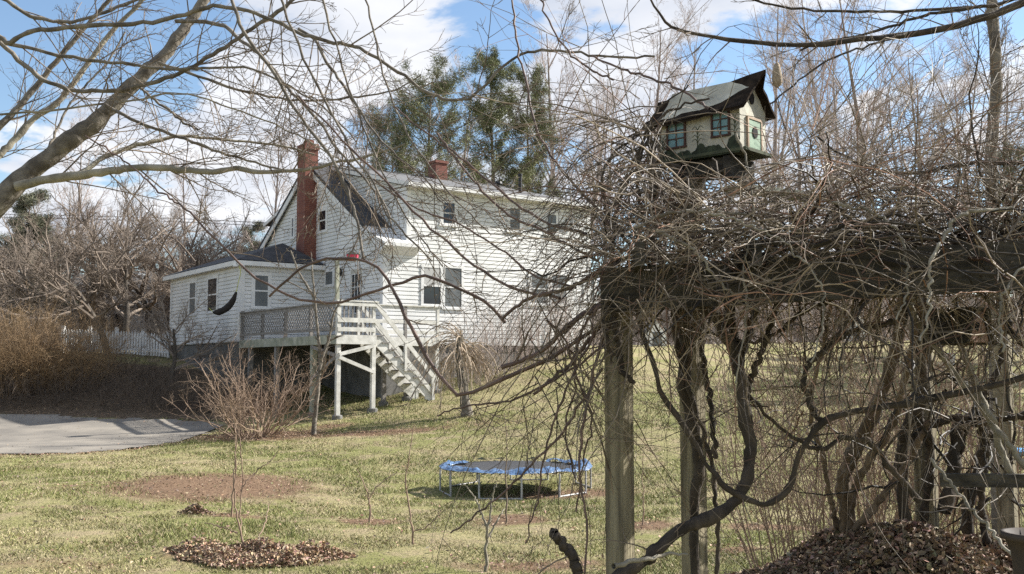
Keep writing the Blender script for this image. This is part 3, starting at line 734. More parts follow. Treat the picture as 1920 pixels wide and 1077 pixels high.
    m = MB(); m.prism([q + np.array(p) for p in ((-.17, -.13, h + .004), (.17, -.13, h + .004), (.0, -.13, h + .11))], (0, .26, 0)); m.build('roof', M['concrete'], bf)
    hm = thing('hammock', 'dark folded hammock hanging by yellow cord at wing corner', 'hammock', P(425, 570, 33.6))
    pts, r = trace([(400, 586), (412, 585), (425, 578), (436, 565), (443, 548)], 33.9, 33.7, 10, 10, 16, 0)
    m = MB(); prof = np.array([.35, .6, .8, .95, 1, 1, 1, 1.05, 1.05, 1, .95, .9, .8, .65, .5, .35]) * .115; m.tubes(pts, prof, 8); m.build('cloth', mat('dark_cloth', (.035, .03, .028), (.02, .018, .017), .9, 12, bump=.4), hm, smooth=True)
    pts, r = trace([(443, 548), (447, 530), (451, 512), (449, 500)], 33.7, 34.2, 2, 2, 10, 0); m = MB(); m.tubes(pts, r * 0 + .014, 5)
    pts, r = trace([(400, 586), (396, 582), (392, 578)], 33.9, 34.6, 2, 2, 6, 0); m.tubes(pts, r * 0 + .014, 5); m.build('cord', mat('yellow_cord', (.42, .42, .10), None, .8), hm)
deck()

# ------------------------------------------------------------------ trampoline
def trampoline():
    c = P(967, 873, 17.3); g = gz(c[0], c[1]); R = 1.27; zt = float(c[2])
    tr = thing('trampoline', 'round black trampoline with torn blue edge pad and steel legs on lawn', 'trampoline', (c[0], c[1], g))
    an = np.linspace(0, 2 * math.pi, 49)
    m = MB(); ring = np.stack([c[0] + R * np.cos(an), c[1] + R * np.sin(an), np.full(49, zt - .03)], 1); m.tubes(ring, np.full(49, .022), 8); m.build('rim', mat('galvanised_steel', (.5, .5, .5), (.38, .38, .38), .35, 9, metal=.8), tr, smooth=True)
    m = MB(); k = 48; a2 = an[:-1]
    vs = [np.array((c[0], c[1], zt - .05))]; fs = []
    for j, rr in enumerate((.4, .75, 1.04)):
        for q in a2: vs.append(np.array((c[0] + rr * math.cos(q), c[1] + rr * math.sin(q), zt - .05 + .03 * rr * rr)))
    f3 = [[0, 1 + i, 1 + (i + 1) % k] for i in range(k)]
    f4 = [[1 + j * k + i, 1 + (j + 1) * k + i, 1 + (j + 1) * k + (i + 1) % k, 1 + j * k + (i + 1) % k] for j in range(2) for i in range(k)]
    m.add(vs, f3, f4); m.build('mat', mat('black_mesh', (.045, .045, .048), (.03, .03, .032), .6, 8), tr, smooth=True)
    # pad: ragged blue ring, in torn pieces
    m = MB(); vs = []; fs = []; nseg = 120; aa = np.linspace(0, 2 * math.pi, nseg, endpoint=False); rad = np.linspace(0, 1, 5)
    for i, q in enumerate(aa):
        wid = .28 + .07 * math.sin(3 * q + 1) + .06 * math.sin(7 * q + 2) + .03 * math.sin(19 * q)
        for t in rad:
            rr = R + .025 - wid * t + .02 * math.sin(13 * q) * t; fr = max(0, -math.sin(q - .5)); lump = (.02 + .028 * fr) * math.sin(t * math.pi) + (.022 + .02 * fr) * math.sin(11 * q + 3 * t) * math.sin(5 * q) + .01 * rng.normal()
            if .12 < q < .42: lump += .13 * math.sin((q - .12) / .3 * math.pi) * (1 - t) ** 1.5
            if t == 0: lump = lump * .4 - .012
            vs.append((c[0] + rr * math.cos(q), c[1] + rr * math.sin(q), zt + .004 + lump))
    for i in range(nseg):
        for j in range(4):
            a = i * 5 + j; b = ((i + 1) % nseg) * 5 + j
            if (1.0 < aa[i] < 2.5 and (j > 0 or math.sin(aa[i] * 9) > .2)) or (j == 3 and math.sin(aa[i] * 8 + 1) > .5): continue
            fs.append([a, b, b + 1, a + 1])
    m.add(vs, fs); m.build('edge_pad', mat('blue_vinyl', (.11, .20, .35), (.02, .045, .11), .35, 13, 8, bump=.9, bscale=22, spec=.6), tr, smooth=True)
    m = MB()
    for q in np.linspace(0, 2 * math.pi, 60, endpoint=False):
        p1 = np.array((c[0] + 1.04 * math.cos(q), c[1] + 1.04 * math.sin(q), zt - .02)); p2 = np.array((c[0] + R * math.cos(q), c[1] + R * math.sin(q), zt - .03)); m.bar(p1, p2, .012, .012)
    m.build('springs', M['concrete'], tr)
    for q in np.linspace(0, 2 * math.pi, 6, endpoint=False) + .32:
        e = 0.27; m = MB()
        pa = np.array((c[0] + R * math.cos(q - e), c[1] + R * math.sin(q - e), 0)); pb = np.array((c[0] + R * math.cos(q + e), c[1] + R * math.sin(q + e), 0))
        ga, gb = gz(pa[0], pa[1]) + .02, gz(pb[0], pb[1]) + .02
        m.tubes(smooth_path([pa + Zv * (zt - .03), pa + Zv * ga, pa * .93 + pb * .07 + Zv * (ga - .01), pa * .07 + pb * .93 + Zv * (gb - .01), pb + Zv * gb, pb + Zv * (zt - .03)], 40), np.full(40, .016), 8)
        m.build('leg', mat('leg_steel', (.42, .42, .42), (.3, .29, .28), .4, 9) if 'leg_steel' not in bpy.data.materials else bpy.data.materials['leg_steel'], tr, smooth=True)
trampoline()

# ------------------------------------------------------------------ bare trees: prototypes
def bare_tree(name, h, seed, style, tb, tt, dense=1.0):
    global rng
    keep = rng; rng = np.random.default_rng(seed)
    root = thing(name, None, 'tree')
    n0 = 1
    up = style == 'upright'
    if up:
        T = grow(np.zeros((1, 3)), np.array([[0., 0, 1]]), [h], 14, .1, .03); TR = (h * .0115 * np.linspace(1, .12, 14))[None]
        B, BR = spawn(T, TR, int(34 * dense), (.22, .97), (22, 48), (.22, .42), 8, .45, .07, .5, .012)
    else:
        T = grow(np.zeros((1, 3)), np.array([[.12, 0, 1]]), [h * .55], 9, .05, .09); TR = (h * .022 * np.linspace(1, .45, 9))[None]
        B, BR = spawn(T, TR, int(13 * dense), (.35, 1), (30, 75), (.75, 1.25), 9, .25, .16, .6, .02, fade=.25)
    m = MB(); T2 = T.copy(); T2[:, 0, 2] -= .3; m.tubes(T2, TR, 8); m.build('trunk', M[tb], root, smooth=True)
    B2, B2R = spawn(B, BR, 9 if up else 11, (.2, 1), (25, 55), (.3, .55), 6, .3 if up else .1, .12, .55, .007)
    B3, B3R = spawn(B2, B2R, 7, (.15, 1), (25, 60), (.35, .65), 5, .2, .14, .6, .0045)
    B4, B4R = spawn(B3, B3R, int(5 * dense), (.15, 1), (20, 60), (.4, .8), 4, .15, .15, .7, .004)
    m = MB(); m.tubes(B, BR, 5); m.tubes(B2, B2R, 4); m.tubes(B3, B3R, 3); m.tubes(B4, B4R, 3); m.build('crown', M[tt], root)
    rng = keep
    return root
def place(proto, used, px, D, sc, rz, label, group):
    q = gpt(px, D)
    if proto.name not in used:
        used.add(proto.name); proto.location = q; proto.rotation_euler = (0, 0, rz); proto.scale = (sc, sc, sc); tag(proto, label, 'tree', group); return proto
    return dup(proto, q, rz, sc, label, group)
used = set()
upr = [bare_tree('bare_tree', 16, s, 'upright', 'bgbark', 'bgtwig', .6) for s in (1, 2, 3, 4)]
spr = [bare_tree('bare_tree', 9, s, 'spread', 'darkbark', 'bgbrown') for s in (5, 6, 7)]
lb, lg = 'tall bare grey tree in the thin woods behind the white house', 'bare trees in the woods behind the house'
for i in range(24):
    px = 1010 + 42 * i + rng.normal(0, 12); D = rng.uniform(58, 100); hh = rng.uniform(430, 640) * (1.12 if 1380 < px < 1650 else .95)
    place(upr[i % 4], used, px, D, hh * D / F / 16, rng.uniform(0, 6), lb, lg)
for i, (px, D, hh) in enumerate(((655, 62, 480), (600, 66, 420), (740, 70, 470), (850, 75, 520), (520, 60, 420))):
    place(upr[i % 4], used, px, D, hh * D / F / 16, rng.uniform(0, 6), lb, lg)
lb2, lg2 = 'bare tree in the tangled woods left of the house wing', 'bare trees in the woods left of the house'
for i in range(16):
    px = -140 + 41 * i + rng.normal(0, 14); D = rng.uniform(48, 75); hh = rng.uniform(210, 290) if i % 5 != 2 else rng.uniform(380, 460)
    place(upr[i % 4], used, px, D, hh * D / F / 16, rng.uniform(0, 6), lb2, lg2)
lb3, lg3 = 'low spreading brown bare tree behind the white picket fence', 'brown bare trees behind the picket fence'
for i, (px, D, hh) in enumerate(((40, 46, 260), (110, 44, 290), (175, 45, 300), (235, 43, 290), (300, 46, 310), (365, 47, 290), (420, 49, 270), (-30, 45, 280), (70, 52, 320), (200, 54, 350), (330, 56, 340))):
    place(spr[i % 3], used, px, D, hh * D / F / 8.4, rng.uniform(0, 6), lb3, lg3)
# crooked dark apple tree beside the wing and one behind the forsythia
ap = dup(spr[0], gpt(322, 34.2), 1.0, 3.2 / 9 * 1.25, 'slender dark bare tree leaning against the house wing wall', None); ap['group'] = ''; del ap['group']; ap.name = 'apple_tree'
ap = dup(spr[1], gpt(205, 39.5), 2.2, .72, 'crooked dark bare apple tree in front of the picket fence'); del ap['group']; ap.name = 'apple_tree'
# bare trees beyond the right edge, whose shade falls on the lawn
for i, (x, y, s) in enumerate(((25, 36, .75), (29, 44, .85), (34, 40, 1.), (24, 29, .5), (37, 50, 1.), (31, 33, .8), (16, 17, .4), (40, 44, 1.))):
    dup(upr[i % 4], (x, y, gz(x, y)), i * 1.3, s, 'tall bare tree standing at the right side of the lawn', 'bare trees at the right side of the lawn')

# ------------------------------------------------------------------ pines
def pine(seed, h, wid, nm, matn, low=.12, fade=.5, nb=70):
    global rng
    keep = rng; rng = np.random.default_rng(seed)
    root = thing('pine_tree', None, 'tree')
    T = grow(np.zeros((1, 3)), np.array([[0., 0, 1]]), [h], 14, .1, .015); TR = (h * .014 * np.linspace(1, .1, 14))[None]
    B, BR = spawn(T, TR, nb, (low, .97), (50, 85), (.55, 1.2), 7, .5, .08, .35, .015, fade=fade, absl=wid)
    # denser near the top: short leaders
    B2, B2R = spawn(B, BR, 11, (.25, 1), (25, 60), (.18, .4), 4, .25, .1, .5, .008)
    m = MB(); T2 = T.copy(); T2[:, 0, 2] -= .4; m.tubes(T2, TR, 7); m.tubes(B, BR, 4); m.tubes(B2, B2R, 3); m.build('trunk', M['bgbark'], root)
    ends = np.concatenate([B2[:, 1:].reshape(-1, 3), B[:, 4:].reshape(-1, 3)])
    n = len(ends); k = 11
    d = rng.normal(0, 1, (n, k, 3)); d[..., 2] = d[..., 2] * .7 + .35; d /= np.linalg.norm(d, axis=2, keepdims=True)
    L = rng.uniform(.16, .34, (n, k, 1)); base = ends[:, None] + rng.normal(0, .12, (n, k, 3)); tip = base + d * L
    sd_ = np.cross(d, rng.normal(0, 1, (n, k, 3))); sd_ /= np.linalg.norm(sd_, axis=2, keepdims=True) + 1e-9
    v = np.stack([base - sd_ * .017, base + sd_ * .017, tip], 2).reshape(-1, 3)
    tint = np.repeat(rng.uniform(.55, 1.35, (n, 1)) * np.array([[1, 1, .95]]), k * 3, axis=0)
    m = MB(); m.add(v, np.arange(len(v)).reshape(-1, 3), col=tint); m.build('crown', M[matn], root)
    rng = keep
    return root
pa = pine(21, 17, 6.0, 'a', 'needle', .3, .55, 95); pb = pine(22, 18, 4.4, 'b', 'needle', .35, .62, 80)
def pput(o, px, py_top, D, h, label, first, sq=1.):
    q = gpt(px, D); top = P(px, py_top, D)[2]; s = (top - q[2]) / h
    if first: o.location = q; o.scale = (s * sq, s * sq, s); o['label'] = label; return o
    return dup(o, q, rng.uniform(0, 6), (s * sq, s * sq, s), label)
pput(pa, 795, 140, 54, 17, 'bushy dark green pine behind the second brick chimney', True, 1.0)
pput(pb, 930, 108, 58, 18, 'tall pine with two layered spires right of the bushy pine', True, .95)
pput(pb, 1000, 140, 60, 18, 'slimmer pale green pine rightmost of the pines behind roof', False, .9)
pput(pa, 740, 225, 52, 17, 'short leaning pine at the left flank of the bushy pine', False, .8)
pd = pine(23, 10, 3.0, 'c', 'needledull', .08, .75, 80)
pput(pd, 50, 365, 50, 10, 'dull grey green conifer rising behind the orange shrub', True, 1.2)
pput(pd, 465, 425, 62, 10, 'small dull conifer showing just above the wing roof', False, 1.1)
pput(pd, -60, 380, 52, 10, 'dull grey green conifer at the left picture edge', False, 1.2)

# ------------------------------------------------------------------ shrubs
def shrub(name, label, cat, c, nst, h, spread, m1, r0=.012, sub=(6, 5), up=.35, wob=.1, base=.25, group=None, lean=(0, 0), sides=4, sublen=(.25, .5), col=None, cn='stems'):
    root = thing(name, label, cat, c, group)
    an = rng.uniform(0, 2 * math.pi, nst); rr = np.sqrt(rng.uniform(0, 1, nst))
    b = np.stack([c[0] + base * rr * np.cos(an), c[1] + base * rr * np.sin(an), np.zeros(nst)], 1); b[:, 2] = ground(b[:, 0], b[:, 1]) - .03
    out = rr * spread
    d = np.stack([out * np.cos(an) + lean[0], out * np.sin(an) + lean[1], np.ones(nst)], 1)
    Lh = h * rng.uniform(.5, 1.05, nst) * np.sqrt(1 + out ** 2 * .4)
    A = grow(b, d, Lh, 9, up, wob); AR = np.maximum(r0 * rng.uniform(.5, 1.2, nst)[:, None] * np.linspace(1, .3, 9)[None], .003)
    m = MB(); m.tubes(A, AR, sides + 1)
    B, BR = spawn(A, AR, sub[0], (.2, 1), (20, 60), sublen, 6, up * .5, wob * 1.3, .6, .003); m.tubes(B, BR, sides)
    if sub[1]:
        D, DR = spawn(B, BR, sub[1], (.2, 1), (20, 60), (.3, .6), 4, .1, .15, .7, .0028); m.tubes(D, DR, 3)
    m.build(cn, M[m1], root)
    return root
shrub('bare_shrub', 'large bare tan shrub with upright branches at the driveway edge', 'shrub', ghit(478, 818), 62, 2.3, 1.2, 'tan', .019, (8, 5), .25, .17, .55, sublen=(.2, .55))
# old canes bent low inside the big shrub come with leaf litter (see leaves)
for i, (px, D, h, lab) in enumerate(((945, 33.8, 2.6, 'fine bare shrub before the front wall, left of the second window pair'), (1015, 35.2, 2.9, 'fine bare shrub under the far front windows'), (880, 32.6, 2.3, 'fine bare shrub before the first large front window'), (1085, 36.4, 2.6, 'fine bare shrub at the far corner of the front wall'))):
    shrub('bare_shrub', lab, 'shrub', gpt(px, D), 40, h, .3, 'bgtwig', .015, (6, 3), .2, .06, .7)
# forsythia and brush bank at left
for i, (px, D, h, n) in enumerate(((15, 33.5, 2.9, 260), (85, 34.0, 2.8, 260), (150, 34.5, 2.4, 180), (-60, 33.5, 2.8, 200))):
    shrub('forsythia_shrub', ['dense orange brown forsythia shrub left of the driveway bank', 'orange brown forsythia shrub in the middle of the row', 'orange brown forsythia shrub nearest the picket fence', 'orange brown forsythia shrub cut by the left picture edge'][i], 'shrub', gpt(px, D), n, h, .75, 'orange', .007, (6, 4), -.05, .12, .9)
def brush_bank():
    n = 1500; px = rng.uniform(-250, 520, n); D = rng.uniform(31.3, 36.5, n)
    D = np.where(px > 330, rng.uniform(31.0, 33.0, n), D); D = np.where(px > 440, rng.uniform(32.5, 33.5, n), D)
    x = (px - CX) / F * D; b = np.stack([x, D, ground(x, D) - .03], 1)
    A = grow(b, np.stack([rng.normal(0, .5, n), rng.normal(0, .5, n), np.full(n, .8)], 1), rng.uniform(.5, 1.5, n), 6, -.1, .15); AR = np.full((n, 1), .006) * np.linspace(1, .4, 6)[None]
    B, BR = spawn(A, AR, 8, (.1, 1), (20, 70), (.3, .8), 5, 0, .2, .7, .003)
    m = MB(); m.tubes(A, AR, 3); m.tubes(B, BR, 3); o = m.build('undergrowth', M['brush']); tag(o, 'dark tangled brush on the bank above the driveway', 'undergrowth', kind='stuff')
    n = 1900; px = np.concatenate([rng.uniform(-400, 600, 700), rng.uniform(1050, 2300, 1200)]); D = np.where(px < 600, rng.uniform(48, 75, n), rng.uniform(62, 95, n)); x = (px - CX) / F * D; b = np.stack([x, D, ground(x, D) - .03], 1)
    A = grow(b, np.stack([rng.normal(0, .3, n), rng.normal(0, .3, n), np.full(n, 1.)], 1), rng.uniform(2, 6, n), 6, 0, .12); AR = np.full((n, 1), .018) * np.linspace(1, .4, 6)[None]
    B, BR = spawn(A, AR, 9, (.1, 1), (20, 60), (.3, .6), 5, .1, .15, .6, .008); B2, B2R = spawn(B, BR, 4, (.1, 1), (20, 60), (.4, .7), 4, .1, .15, .6, .007)
    m = MB(); m.tubes(A, AR, 3); m.tubes(B, BR, 3); m.tubes(B2, B2R, 3); o = m.build('undergrowth', M['bgbrown']); tag(o, 'pale bare undergrowth along the foot of the far woods', 'undergrowth', kind='stuff')
brush_bank()
def far_hill():
    xs = np.linspace(-230, 260, 120); ys = np.linspace(98, 190, 24); X, Y = np.meshgrid(xs, ys, indexing='ij'); t = np.clip((Y - 100) / 45, 0, 1)
    Z = 2.6 + t * t * (3 - 2 * t) * (9 + 1.6 * np.sin(X * .05) + 1.1 * np.sin(X * .17 + 2) + .5 * np.sin(X * .6)) + rng.normal(0, .25, X.shape)
    idx = np.arange(X.size).reshape(X.shape); f = np.stack([idx[:-1, :-1], idx[1:, :-1], idx[1:, 1:], idx[:-1, 1:]], -1).reshape(-1, 4)
    m = MB(); m.add(np.stack([X, Y, Z], -1).reshape(-1, 3), f); o = m.build('wooded_hill', mat('leafless_woods', (.20, .165, .14), (.11, .092, .08), .95, .5, 10, stretch=(3, 1, .6)), smooth=True); tag(o, kind='structure')
far_hill()
for i, (x, y, sc_) in enumerate(((20.5, 33, .55), (23.5, 38, .65), (27, 43, .7), (22, 44, .5), (31, 40, .7))):
    dup(pb, (x, y, gz(x, y)), i * 1.7, sc_, 'tall pine at the right side of the lawn', 'pines at the right side of the lawn')
# weeping cut-back tree
def weeping():
    c = ghit(874, 780); root = thing('weeping_tree', 'small weeping tree with straw coloured drooping mop beside the stairs', 'tree', c)
    D = c[1]; t, r = trace([(876, 784), (873, 755), (868, 722), (862, 690), (860, 655), (864, 630)], D, D, 22, 11, 18, .012)
    m = MB(); m.tubes(t, r, 9); m.build('trunk', M['bark'], root, smooth=True)
    T = t[None, 9:]; TR = r[None, 9:]
    B, BR = spawn(T, TR * 0 + .04, 60, (.3, 1), (40, 95), (.75, 1.4), 9, -2.2, .1, .5, .016, absl=1.2, fade=0)
    m = MB(); m.tubes(B, BR, 4); B2, B2R = spawn(B, BR, 7, (.2, 1), (15, 60), (.25, .6), 6, -1.2, .12, .7, .010); m.tubes(B2, B2R, 3)
    S, SR = spawn(t[None, 12:], r[None, 12:] * 0 + .02, 10, (.3, 1), (15, 50), (.5, .9), 6, .4, .08, .6, .010, absl=.9); m.tubes(S, SR, 4)
    m.build('crown', M['straw'], root)
weeping()
# young trees and saplings
def sapling(name, label, stems, D, w, twn, matn='tan', twl=.4, group=None, up=.3):
    base = P(stems[0][0][0], stems[0][0][1], D)
    root = thing(name, label, 'tree', base, group)
    for k, s in enumerate(stems):
        c, r = trace(s, D, D + (.1 * k), w if k == 0 else w * .6, w * .3, 20, .006); m = MB(); m.tubes(c, r, 6); st = m.build('trunk' if k == 0 else 'stem', M[matn], root, smooth=True)
        if twn:
            B, BR = spawn(c[None], r[None], twn, (.35, 1), (25, 60), (.2 * twl, .6 * twl), 6, up, .1, .6, .003); m = MB(); m.tubes(B, BR, 4)
            B, BR = spawn(B, BR, 2, (.3, 1), (25, 60), (.3, .6), 4, .1, .1, .7, .0022); m.tubes(B, BR, 3); m.build('twigs', M[matn], st)
    return root
sapling('young_tree', 'slim young tree with forked bare crown before the deck', [[(588, 816), (592, 770), (597, 715), (600, 680), (596, 620), (590, 560), (585, 500)], [(600, 680), (610, 655), (620, 620), (625, 590), (640, 560)], [(600, 690), (606, 660), (617, 640), (640, 630)], [(590, 560), (575, 535), (560, 510), (545, 470)]], ghit(588, 816)[1], 10, 8, 'bark', .45)
sapling('sapling', 'thin two stemmed sapling growing out of the ring of dead leaves', [[(460, 1036), (452, 1000), (444, 965), (440, 920), (443, 860), (440, 800)], [(452, 1000), (450, 950), (455, 900), (452, 850), (448, 805)], [(452, 915), (475, 890), (500, 870), (520, 850)], [(445, 1000), (425, 992), (385, 980)], [(476, 1030), (490, 1000), (500, 970), (504, 945)]], ghit(460, 1036)[1], 5, 5, 'tan', .2)
sapling('sapling', 'thin pale stick sapling left of the two stemmed sapling', [[(434, 970), (436, 930), (440, 880), (441, 830), (443, 790)]], ghit(434, 970)[1], 4, 3, 'tan', .15)
sapling('sapling', 'short Y shaped sapling with bare soil at its foot', [[(693, 980), (693, 950), (690, 925), (680, 900), (668, 880)], [(692, 935), (705, 915), (722, 900), (745, 885)]], ghit(693, 980)[1], 4.5, 6, 'tan', .3)
sapling('sapling', 'long thin whip sapling left of the trampoline', [[(774, 1021), (773, 990), (766, 950), (761, 900), (768, 850), (776, 795)], [(774, 995), (795, 992), (815, 975), (830, 955)]], ghit(774, 1021)[1], 4.5, 5, 'tan', .25)
sapling('sapling', 'branching grey sapling in the foreground before the trampoline', [[(910, 1074), (911, 1040), (914, 1000), (918, 960), (926, 925), (931, 905)], [(913, 1010), (928, 985), (940, 965), (946, 955)], [(912, 985), (900, 955), (888, 930), (875, 912)]], ghit(910, 1074)[1], 7, 4, 'barkpale', .35)
sapling('sapling', 'thin sapling standing behind the trampoline rim', [[(949, 985), (950, 930), (948, 880), (950, 830), (946, 775)]], ghit(949, 985)[1] , 3.5, 5, 'twig', .25)
sapling('sapling', 'tiny sapling on a soil mound right of the fence post', [[(1205, 985), (1207, 940), (1204, 895), (1206, 845)]], ghit(1205, 985)[1], 3, 6, 'tan', .2)
sapling('sapling', 'tiny forked stick in the bare soil behind the vines', [[(1461, 990), (1460, 978), (1462, 966)]], ghit(1461, 990)[1], 4, 2, 'twig', .2)

# ------------------------------------------------------------------ far things: fence, neighbour house, wires
def picket():
    D = 40.5; ft = thing('picket_fence', 'white picket fence behind the bare trees left of the house', 'fence', gpt(230, D))
    m = MB(); px0, px1 = 118, 318
    for px in np.arange(px0, px1, 5.2):
        q = gpt(px, D - (px - px0) * .004); m.prism([q + np.array(p) for p in ((-.038, 0, .06), (.038, 0, .06), (.038, 0, .86), (0, 0, .95), (-.038, 0, .86))], (0, .025, 0))
    m.build('pickets', M['trim'], ft)
    m = MB()
    for z in (.25, .7):
        for px in np.arange(px0, px1 - 5, 20): a = gpt(px, D + .05 - (px - px0) * .004); b = gpt(px + 20, D + .05 - (px + 20 - px0) * .004); m.bar(a + Zv * z, b + Zv * z, .04, .09)
    m.build('rail', M['trim'], ft)
    for px in (118, 168, 218, 268, 316):
        m = MB(); q = gpt(px, D + .12 - (px - px0) * .004); m.box(q - np.array((.06, .0, .1)), (.12, 0, 0), (0, .12, 0), (0, 0, 1.18)); m.build('fence_post', M['trim'], ft)
    nb = thing('neighbour_house', 'pale neighbour house half hidden behind the picket fence trees', 'house', gpt(235, 56))
    q = gpt(225, 56); m = MB(); a = np.array((3.2, .6, 0)); b = np.array((-.9, 5, 0)); q = q - a * .9
    m.box(q, a * 1.8, b, Zv * 2.7); m.prism([q + Zv * 2.7, q + b + Zv * 2.7, q + b * .5 + Zv * 4.4], a * 1.8); m.build('wall', M['siding'], nb)
    m = MB(); ov = a * .05
    for s, e in ((0, .5), (1, .5)):
        p1 = q + b * (s + (-.06 if s == 0 else .06)) + Zv * 2.55 - ov; p2 = q + b * .5 + Zv * 4.48 - ov; m.prism([p1, p2, p2 + Zv * .12, p1 + Zv * .12], a * 1.9)
    m.build('roof', M['roofgrey'], nb)
    for f in (.25, .75, 1.3):
        m = MB(); m.box(q + a * f + Zv * 1.0 - np.array((0, .03, 0)), a * .25, (0, .03, 0), Zv * 1.2); m.build('window', M['glass'], nb)
    for dy in (0, 6):
        m = MB(); c = smooth_path([P(-400, 395 + dy, 60), P(60, 403 + dy, 58), P(300, 409 + dy, 57), P(498, 418 + dy, 56), P(640, 424 + dy, 55), P(900, 400 + dy, 54)], 40); m.tubes(c, np.full(40, .022), 4)
        o = m.build('power_line', M['dark']); tag(o, ['upper thin dark power line left of the house', 'lower thin dark power line left of the house'][dy > 0], 'power line')
    # small things far off on the lawn to the right
    tb = thing('plastic_tub', 'small white plastic tub far up the lawn behind the vines', 'tub', ghit(1779, 684))
    q = ghit(1779, 684); m = MB(); m.lathe(q, [(.2, 0), (.26, .4), (.29, .42), (.29, .45), (.25, .45), (.2, .06), (.001, .05)], 18); m.build('bucket', M['trim'], tb, smooth=True)
    q = ghit(1910, 872); mb = MB(); mb.lathe(q + Zv * .16, [(.001, 0), (.33, .02), (.42, .09), (.44, .1), (.42, .11), (.3, .05), (.001, .04)], 24)
    o = mb.build('saucer_sled', mat('light_blue_plastic', (.16, .42, .75), (.13, .35, .65), .4), None, smooth=True); tag(o, 'light blue round plastic sled on lawn at the right edge', 'sled')
    for (px, D, lab) in ((1232, 46, 'white garden shed glimpsed past the far corner of the house'), (1606, 56, 'small grey white shed glimpsed through the vines')):
        q = gpt(px, D); sh = thing('garden_shed', lab, 'shed', q); m = MB(); w, d, h = (.42, 1.0, .75) if px < 1400 else (.45, 1.0, 1.2)
        m.box(q + np.array((-w, 0, -.1)), (2 * w, 0, 0), (0, d, 0), (0, 0, h)); m.prism([q + np.array((-w, 0, h - .1)), q + np.array((w, 0, h - .1)), q + np.array((0, 0, h + .45))], (0, d, 0)); m.build('wall', M['trim'], sh)
        m = MB(); 
        for s in (-1, 1): p1 = q + np.array((s * (w + .1), -.1, h - .14)); p2 = q + np.array((0, -.1, h + .48)); m.prism([p1, p2, p2 + Zv * .06, p1 + Zv * .06], (0, d + .2, 0))
        m.build('roof', M['roofgrey'], sh)
        m = MB(); m.box(q + np.array((-.2, -.03, -.05)), (.4, 0, 0), (0, .03, 0), (0, 0, .7)); m.build('door', M['screen'], sh)
picket()

# ------------------------------------------------------------------ the arbor
def arbor():
    ar = thing('wooden_arbor', 'weathered wooden arbor with square posts buried under bare vines', 'arbor', (.42, 3.9, 0))
    th = R_(50)
    a = np.array((math.cos(th), math.sin(th), 0)); b = np.array((-math.sin(th), math.cos(th), 0))
    def post(px, D, top, w=.084, mt='postw', ang=None):
        q = P(px, 800, D); q[2] = 0; g = gz(q[0], q[1])
        aa, bb = (a, b)
        m = MB(); c = .006; zt = P(px, top, D)[2]
        prof = [(-w / 2 + c, -w / 2), (w / 2 - c, -w / 2), (w / 2, -w / 2 + c), (w / 2, w / 2 - c), (w / 2 - c, w / 2), (-w / 2 + c, w / 2), (-w / 2, w / 2 - c), (-w / 2, -w / 2 + c)]
        m.prism([np.array((q[0], q[1], g - .3)) + aa * x + bb * y for x, y in prof], (0, 0, zt - g + .3)); m.build('post', M[mt], ar)
    post(1161, 3.92, 521); post(1299, 4.35, 315); post(1733, 5.2, 545, .092, 'postw'); post(1883, 5.9, 545, .092, 'postw')
    # beam coming forward to the right, and its twin behind
    m = MB(); p0, p1 = P(1128, 545, 3.84), P(2250, 478, 3.25)
    m.bar(p0, p1, .045, .165); m.build('beam', M['beamw'], ar)
    m = MB(); p0, p1 = P(1185, 540, 4.42), P(2250, 500, 4.2); m.bar(p0, p1, .04, .135); m.build('beam', M['beamw'], ar)
    for px in (1200, 1420, 1640, 1860, 2060):
        m = MB(); q0 = P(px, 512, 3.55); q1 = q0 + np.array((.12, 1.25, 0)); q0[2] = q1[2] = EZ + .40 ; m.bar(q0, q1, .035, .085); m.build('rafter', M['beamw'], ar)
    m = MB(); m.bar(P(1762, 900, 3.7), P(2100, 904, 3.5), .03, .046 * 1.0); m.build('rail', M['beamw'], ar)
    m = MB(); m.bar(P(1368, 352, 4.5), P(1530, 372, 4.75), .14, .02); m.build('shelf_board', M['deckgreen'], ar)
arbor()

